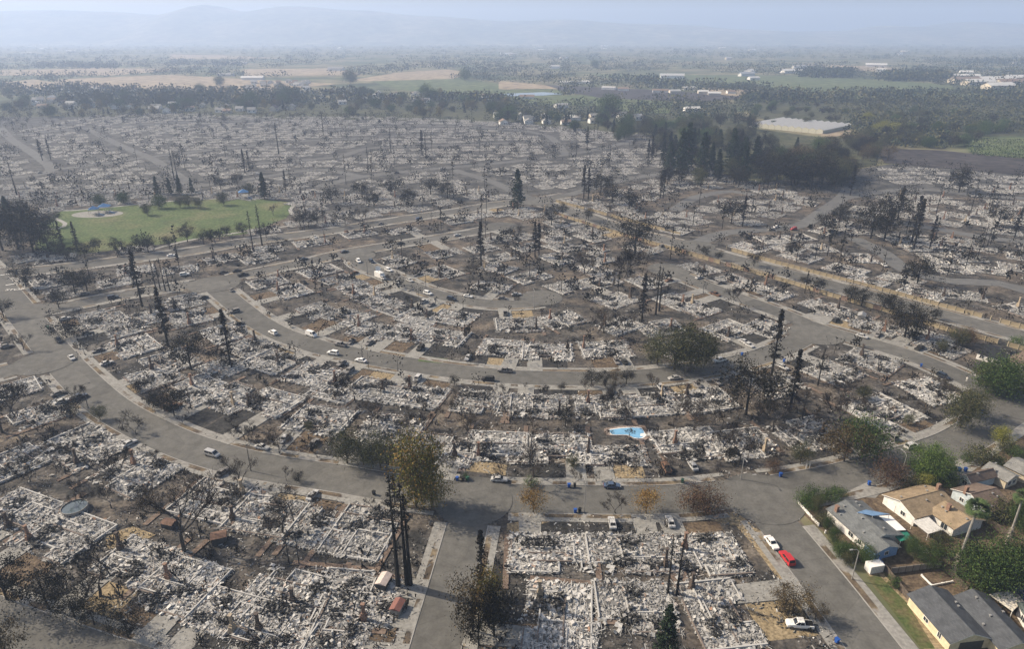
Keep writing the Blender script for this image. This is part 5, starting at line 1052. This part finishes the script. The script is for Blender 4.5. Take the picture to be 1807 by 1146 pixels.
for c, x, y in (('blue', 807, 849), ('black', 817, 850), ('green', 825, 849), ('blue', 1004, 861), ('black', 1014, 861), ('blue', 1015, 906), ('black', 1023, 905), ('black', 660, 874), ('blue', 1476, 1136), ('blue', 1533, 857), ('blue', 1377, 842), ('blue', 1625, 648), ('blue', 1732, 730), ('blue', 1383, 640), ('blue', 1309, 628), ('green', 1684, 832), ('blue', 1692, 833), ('blue', 1703, 833), ('green', 85, 581), ('black', 90, 582), ('green', 1204, 853)):
    p = G(x, y); e = link('wheeled_bin', None, loc=(p.x, p.y, .14), rz=(x * 1.7) % 6.28, scale=1.12); tag(e, 'bin', look=f'{c} wheeled rubbish bin at the kerb', px=(x, y), group='wheeled bins'); link('body', BINS[c][0], e); link('lid', BINS[c][1], e)
    for sx in (-.26, .26): link('wheel', BW, e, (sx, .26, .13))
for x, y, t, m, dx in ((1503, 1024, 970, 'metal', -1), (1588, 849, 802, 'metal', -1), (1031, 906, 850, 'metal', 0), (1307, 847, 808, 'metal', 0), (1684, 762, 732, 'metal', -1), (156, 721, 680, 'metal_dark', 1), (443, 832, 787, 'metal_dark', 0), (640, 638, 608, 'metal_dark', 0), (943, 548, 513, 'metal', 0), (752, 515, 484, 'metal_dark', 0), (649, 486, 461, 'metal_dark', 0)):
    p = G(x, y); hh = height(p, t); s, q, tt, d = nearest(p); a = math.atan2(q.y - p.y, q.x - p.x); e = link('street_lamp', None, loc=(p.x, p.y, .1), rz=a); tag(e, 'street lamp', look='grey steel street lamp' if m == 'metal' else 'dark street lamp post', px=(x, y), group='street lamps')
    b = MB(); b.tube([(0, 0, 0), (0, 0, hh * .93)], [.14, .09], 8); link('pole', b.mesh('pole', M[m]), e); b = MB(); b.tube([(0, 0, hh * .92), (.6, 0, hh * .985), (1.7, 0, hh)], [.07, .06, .05], 6); link('arm', b.mesh('arm', M[m]), e); b = MB(); b.box((2.0, 0, hh), (.36, .16, .08)); link('lamp_head', b.mesh('lamp_head', M[m]), e)
def person_mesh(stride):
    V = [(0, 0, .95), (0, 0, 1.2), (0, 0, 1.42), (0, 0, 1.53), (0, .02, 1.66), (0, .02, 1.76), (.2, 0, 1.4), (.27, -.05, 1.14), (.27, .1, .9), (-.2, 0, 1.4), (-.27, .04, 1.14), (-.26, .16, .92), (.1, 0, .9), (.11, stride * .6, .5), (.11, stride, .08), (.11, stride + .17, .04), (-.1, 0, .9), (-.11, -stride * .3, .5), (-.11, -stride, .08), (-.11, -stride + .17, .04)]
    E = [(0, 1), (1, 2), (2, 3), (3, 4), (4, 5), (2, 6), (6, 7), (7, 8), (2, 9), (9, 10), (10, 11), (0, 12), (12, 13), (13, 14), (14, 15), (0, 16), (16, 17), (17, 18), (18, 19)]
    rad = [.15, .15, .17, .065, .105, .08, .075, .055, .04, .075, .055, .04, .1, .07, .05, .045, .1, .07, .05, .045]; me = bpy.data.meshes.new('body'); me.from_pydata(V, E, []); o = bpy.data.objects.new('person_source', me); col.objects.link(o); md = o.modifiers.new('skin', 'SKIN')
    for sv, r_ in zip(me.skin_vertices[0].data, rad): sv.radius = (r_, r_)
    me.skin_vertices[0].data[0].use_root = True; o.modifiers.new('sub', 'SUBSURF').levels = 1; bpy.context.view_layer.update(); m2 = bpy.data.meshes.new_from_object(o.evaluated_get(bpy.context.evaluated_depsgraph_get())); bpy.data.objects.remove(o)
    m2.name = 'body'; return m2
SKIN = hexm('skin', (.40, .25, .18)); PM = {}
for c, tp, lg in (('white', gr(.75), gr(.72)), ('dark', (.02, .025, .04), (.03, .03, .035))):
    for st in (.05, .18):
        m = person_mesh(st); m.materials.clear()
        for q in (hexm(c + '_coverall_top', tp), hexm(c + '_trousers', lg), SKIN, hexm('dark_hair', (.02, .015, .01))): m.materials.append(q)
        for f in m.polygons: z = f.center.z; f.material_index = (3 if c == 'dark' else 0) if z > 1.7 or (z > 1.58 and f.center.y < .0) else 2 if z > 1.5 or (abs(f.center.x) > .2 and z < .97) else 1 if z < .98 else 0
        m.polygons.foreach_set('use_smooth', [True] * len(m.polygons)); PM[(c, st)] = m
for c, x, y, st, lb in (('white', 1422, 829, .05, 'person in white coveralls standing on the kerb, left of two'), ('white', 1428, 828, .05, 'person in white coveralls standing on the kerb, right of two'), ('white', 1705, 674, .05, 'person in white standing at the roadside near road junction'), ('dark', 612, 651, .05, 'person in dark clothes beside sidewalk below white sedan, left'), ('dark', 616, 650, .18, 'person in dark clothes beside sidewalk below white sedan, right'), ('dark', 675, 500, .05, 'person in dark clothes standing beside the satellite truck'), ('dark', 427, 568, .18, 'person in dark clothes walking beside the inner crescent road')):
    p = G(x, y); e = link('person', PM[(c, st)], loc=(p.x, p.y, .15), rz=(x * .9) % 6.28, scale=1.02); tag(e, 'person', label=lb)

# ------------------------------------------------------------------ far buildings
fb = random.Random(12)
FW = [hexm('far_white_wall', gr(.72)), hexm('far_cream_wall', (.55, .47, .36)), hexm('far_grey_wall', gr(.45))]; FR = [hexm('far_grey_roof', gr(.22)), hexm('far_brown_roof', (.20, .14, .10)), hexm('far_pale_roof', gr(.36)), hexm('far_white_roof', gr(.5))]
HM = {}
def far_house(x, y, L, W, h, rise, ang, wi, ri, look, cat, nm, grp, side=False):
    k = (nm, wi, ri, side)
    if k not in HM:
        b = MB(); b.box((0, 0, .5), (.5, .5, .5)); b.poly([(-.5, -.5, 1), (-.5, .5, 1), (-.5, 0, 1.6)]); b.poly([(.5, -.5, 1), (.5, .5, 1), (.5, 0, 1.6)]); r_ = MB()
        for s in (-1, 1): r_.quad((-.54, s * .56, .93), (.54, s * .56, .93), (.54, 0, 1.62), (-.54, 0, 1.62))
        wn = MB(); wn.box((0, 0, 0), (.09, .01, .16)); HM[k] = (b.mesh('wall', FW[wi]), r_.mesh('roof', FR[ri]), wn.mesh('window', WIN))
    p = G(x, y); e = link(nm, None, loc=p, rz=ang, scale=(L, W, h)); tag(e, cat, look=look, px=(x, y), group=grp); link('wall', HM[k][0], e); link('roof', HM[k][1], e)
    if nm == 'house':
        for wx in (-.28, .28): link('window', HM[k][2], e, (wx, -.505, .55))
for x0, x1, y0, y1, n in ((60, 240, 156, 192, 60), (430, 545, 146, 166, 38), (560, 760, 166, 186, 26), (260, 520, 186, 200, 22), (880, 1140, 205, 222, 16)):
    for i in range(n): far_house(fb.uniform(x0, x1), fb.uniform(y0, y1), fb.uniform(11, 15), fb.uniform(9, 12), fb.uniform(4, 6), 2, fb.choice((.2, 1.77)) + fb.gauss(0, .1), fb.choice((0, 0, 1)), fb.choice((0, 0, 1, 2)), 'small pale suburban house', 'house', 'house', 'unburnt suburban houses')
for i in range(55):
    x, y = fb.uniform(0, 1807), 76 + 70 * fb.random() ** 1.3
    if x > 880 or fb.random() < .5: far_house(x, y, fb.uniform(25, 70), fb.uniform(12, 26), fb.uniform(5, 8), 2, fb.gauss(.1, .4), fb.choice((0, 0, 1)), fb.choice((2, 3, 3, 0)), 'long pale farm building', 'building', 'farm_building', 'farm buildings on the plain')
for x, y, L in ((1075, 158, 30), (1100, 160, 22), (1165, 163, 32), (1190, 164, 22), (1215, 158, 26), (1240, 165, 20), (1260, 168, 24), (1290, 165, 18), (1000, 148, 30), (1030, 147, 34), (860, 172, 22), (930, 174, 26),  (990, 190, 22), (1220, 196, 24), (1010, 212, 22)): far_house(x, y, L, min(12, L * .7), 4.5 if L > 12 else 3, 2, fb.gauss(.1, .3), fb.choice((0, 1)), fb.choice((2, 3, 1)), 'low pale farmhouse', 'building', 'farmhouse', 'farmhouses beyond the ruins')
for i, (x, y, L) in enumerate(((1700, 146, 70), (1728, 150, 80), (1755, 145, 90), (1785, 150, 80), (1800, 142, 90), (1760, 157, 60), (1640, 138, 40), (1600, 135, 40))): far_house(x, y, L, 30, 9, 2, .15, 1, 3 if i % 3 else 1, 'large tan commercial building', 'building', 'commercial_building', 'commercial buildings far right')
a, u, v, L, W = rect((1322, 224), (1452, 237), (1372, 214), 0); e = link('greenhouse_sheds', None, loc=a, rz=math.atan2(u.y, u.x)); tag(e, 'greenhouse', label='row of long white roofed greenhouse sheds beyond the dark trees'); W *= 1 if u.cross(v).z > 0 else -1
nb = 11; GW = hexm('greenhouse_wall', (.46, .43, .33))
for i in range(nb):
    x0, x1 = L * i / nb, L * (i + 1) / nb; xm = (x0 + x1) / 2; b = MB(); b.quad((x0, 0, 4.5), (xm, 0, 6.5), (xm, W, 6.5), (x0, W, 4.5)); b.quad((xm, 0, 6.5), (x1, 0, 4.5), (x1, W, 4.5), (xm, W, 6.5)); link('roof_bay', b.mesh('roof_bay', FR[3]), e)
    b = MB(); b.poly([(x0, 0, 0), (x1 - .3, 0, 0), (x1 - .3, 0, 4.5), (xm, 0, 6.4), (x0, 0, 4.5)]); link('end_wall', b.mesh('end_wall', GW), e)
b = MB(); b.quad((0, 0, 0), (0, W, 0), (0, W, 4.5), (0, 0, 4.5)); b.quad((L, 0, 0), (L, W, 0), (L, W, 4.5), (L, 0, 4.5)); link('side_wall', b.mesh('side_wall', GW), e)
b = MB()
for j in range(26):   # vine rows
    a_, c_ = G(1695 + 2 * j * .4, 244 + j * 1.2), G(1840, 248 + j * 1.4); n = 40
    for i in range(n): leafquad(b, fb, a_.lerp(c_, (i + fb.random()) / n) + Vector((0, 0, 1)), 1.2)
vr = link('vine_rows', b.mesh('vine_rows', M['leaf_green']), kind='stuff'); tag(vr, 'vines', label='green vine rows in the vineyard at right')
# ------------------------------------------------------------------ haze
hb = MB(); hb.box((0, 5600, 224), (8900, 5960, 226)); hm = bpy.data.materials.new('thin_haze'); hm.use_nodes = True
for n in list(hm.node_tree.nodes):
    if n.type == 'BSDF_PRINCIPLED': hm.node_tree.nodes.remove(n)
pv = hm.node_tree.nodes.new('ShaderNodeVolumePrincipled'); pv.inputs['Density'].default_value = HAZE_DENSITY; pv.inputs['Color'].default_value = (*HAZE_COLOR, 1); pv.inputs['Anisotropy'].default_value = 0.2
hm.node_tree.links.new(pv.outputs[0], hm.node_tree.nodes['Material Output'].inputs['Volume'])
hz = link('haze', hb.mesh('haze', hm), kind='stuff')
finish_labels()
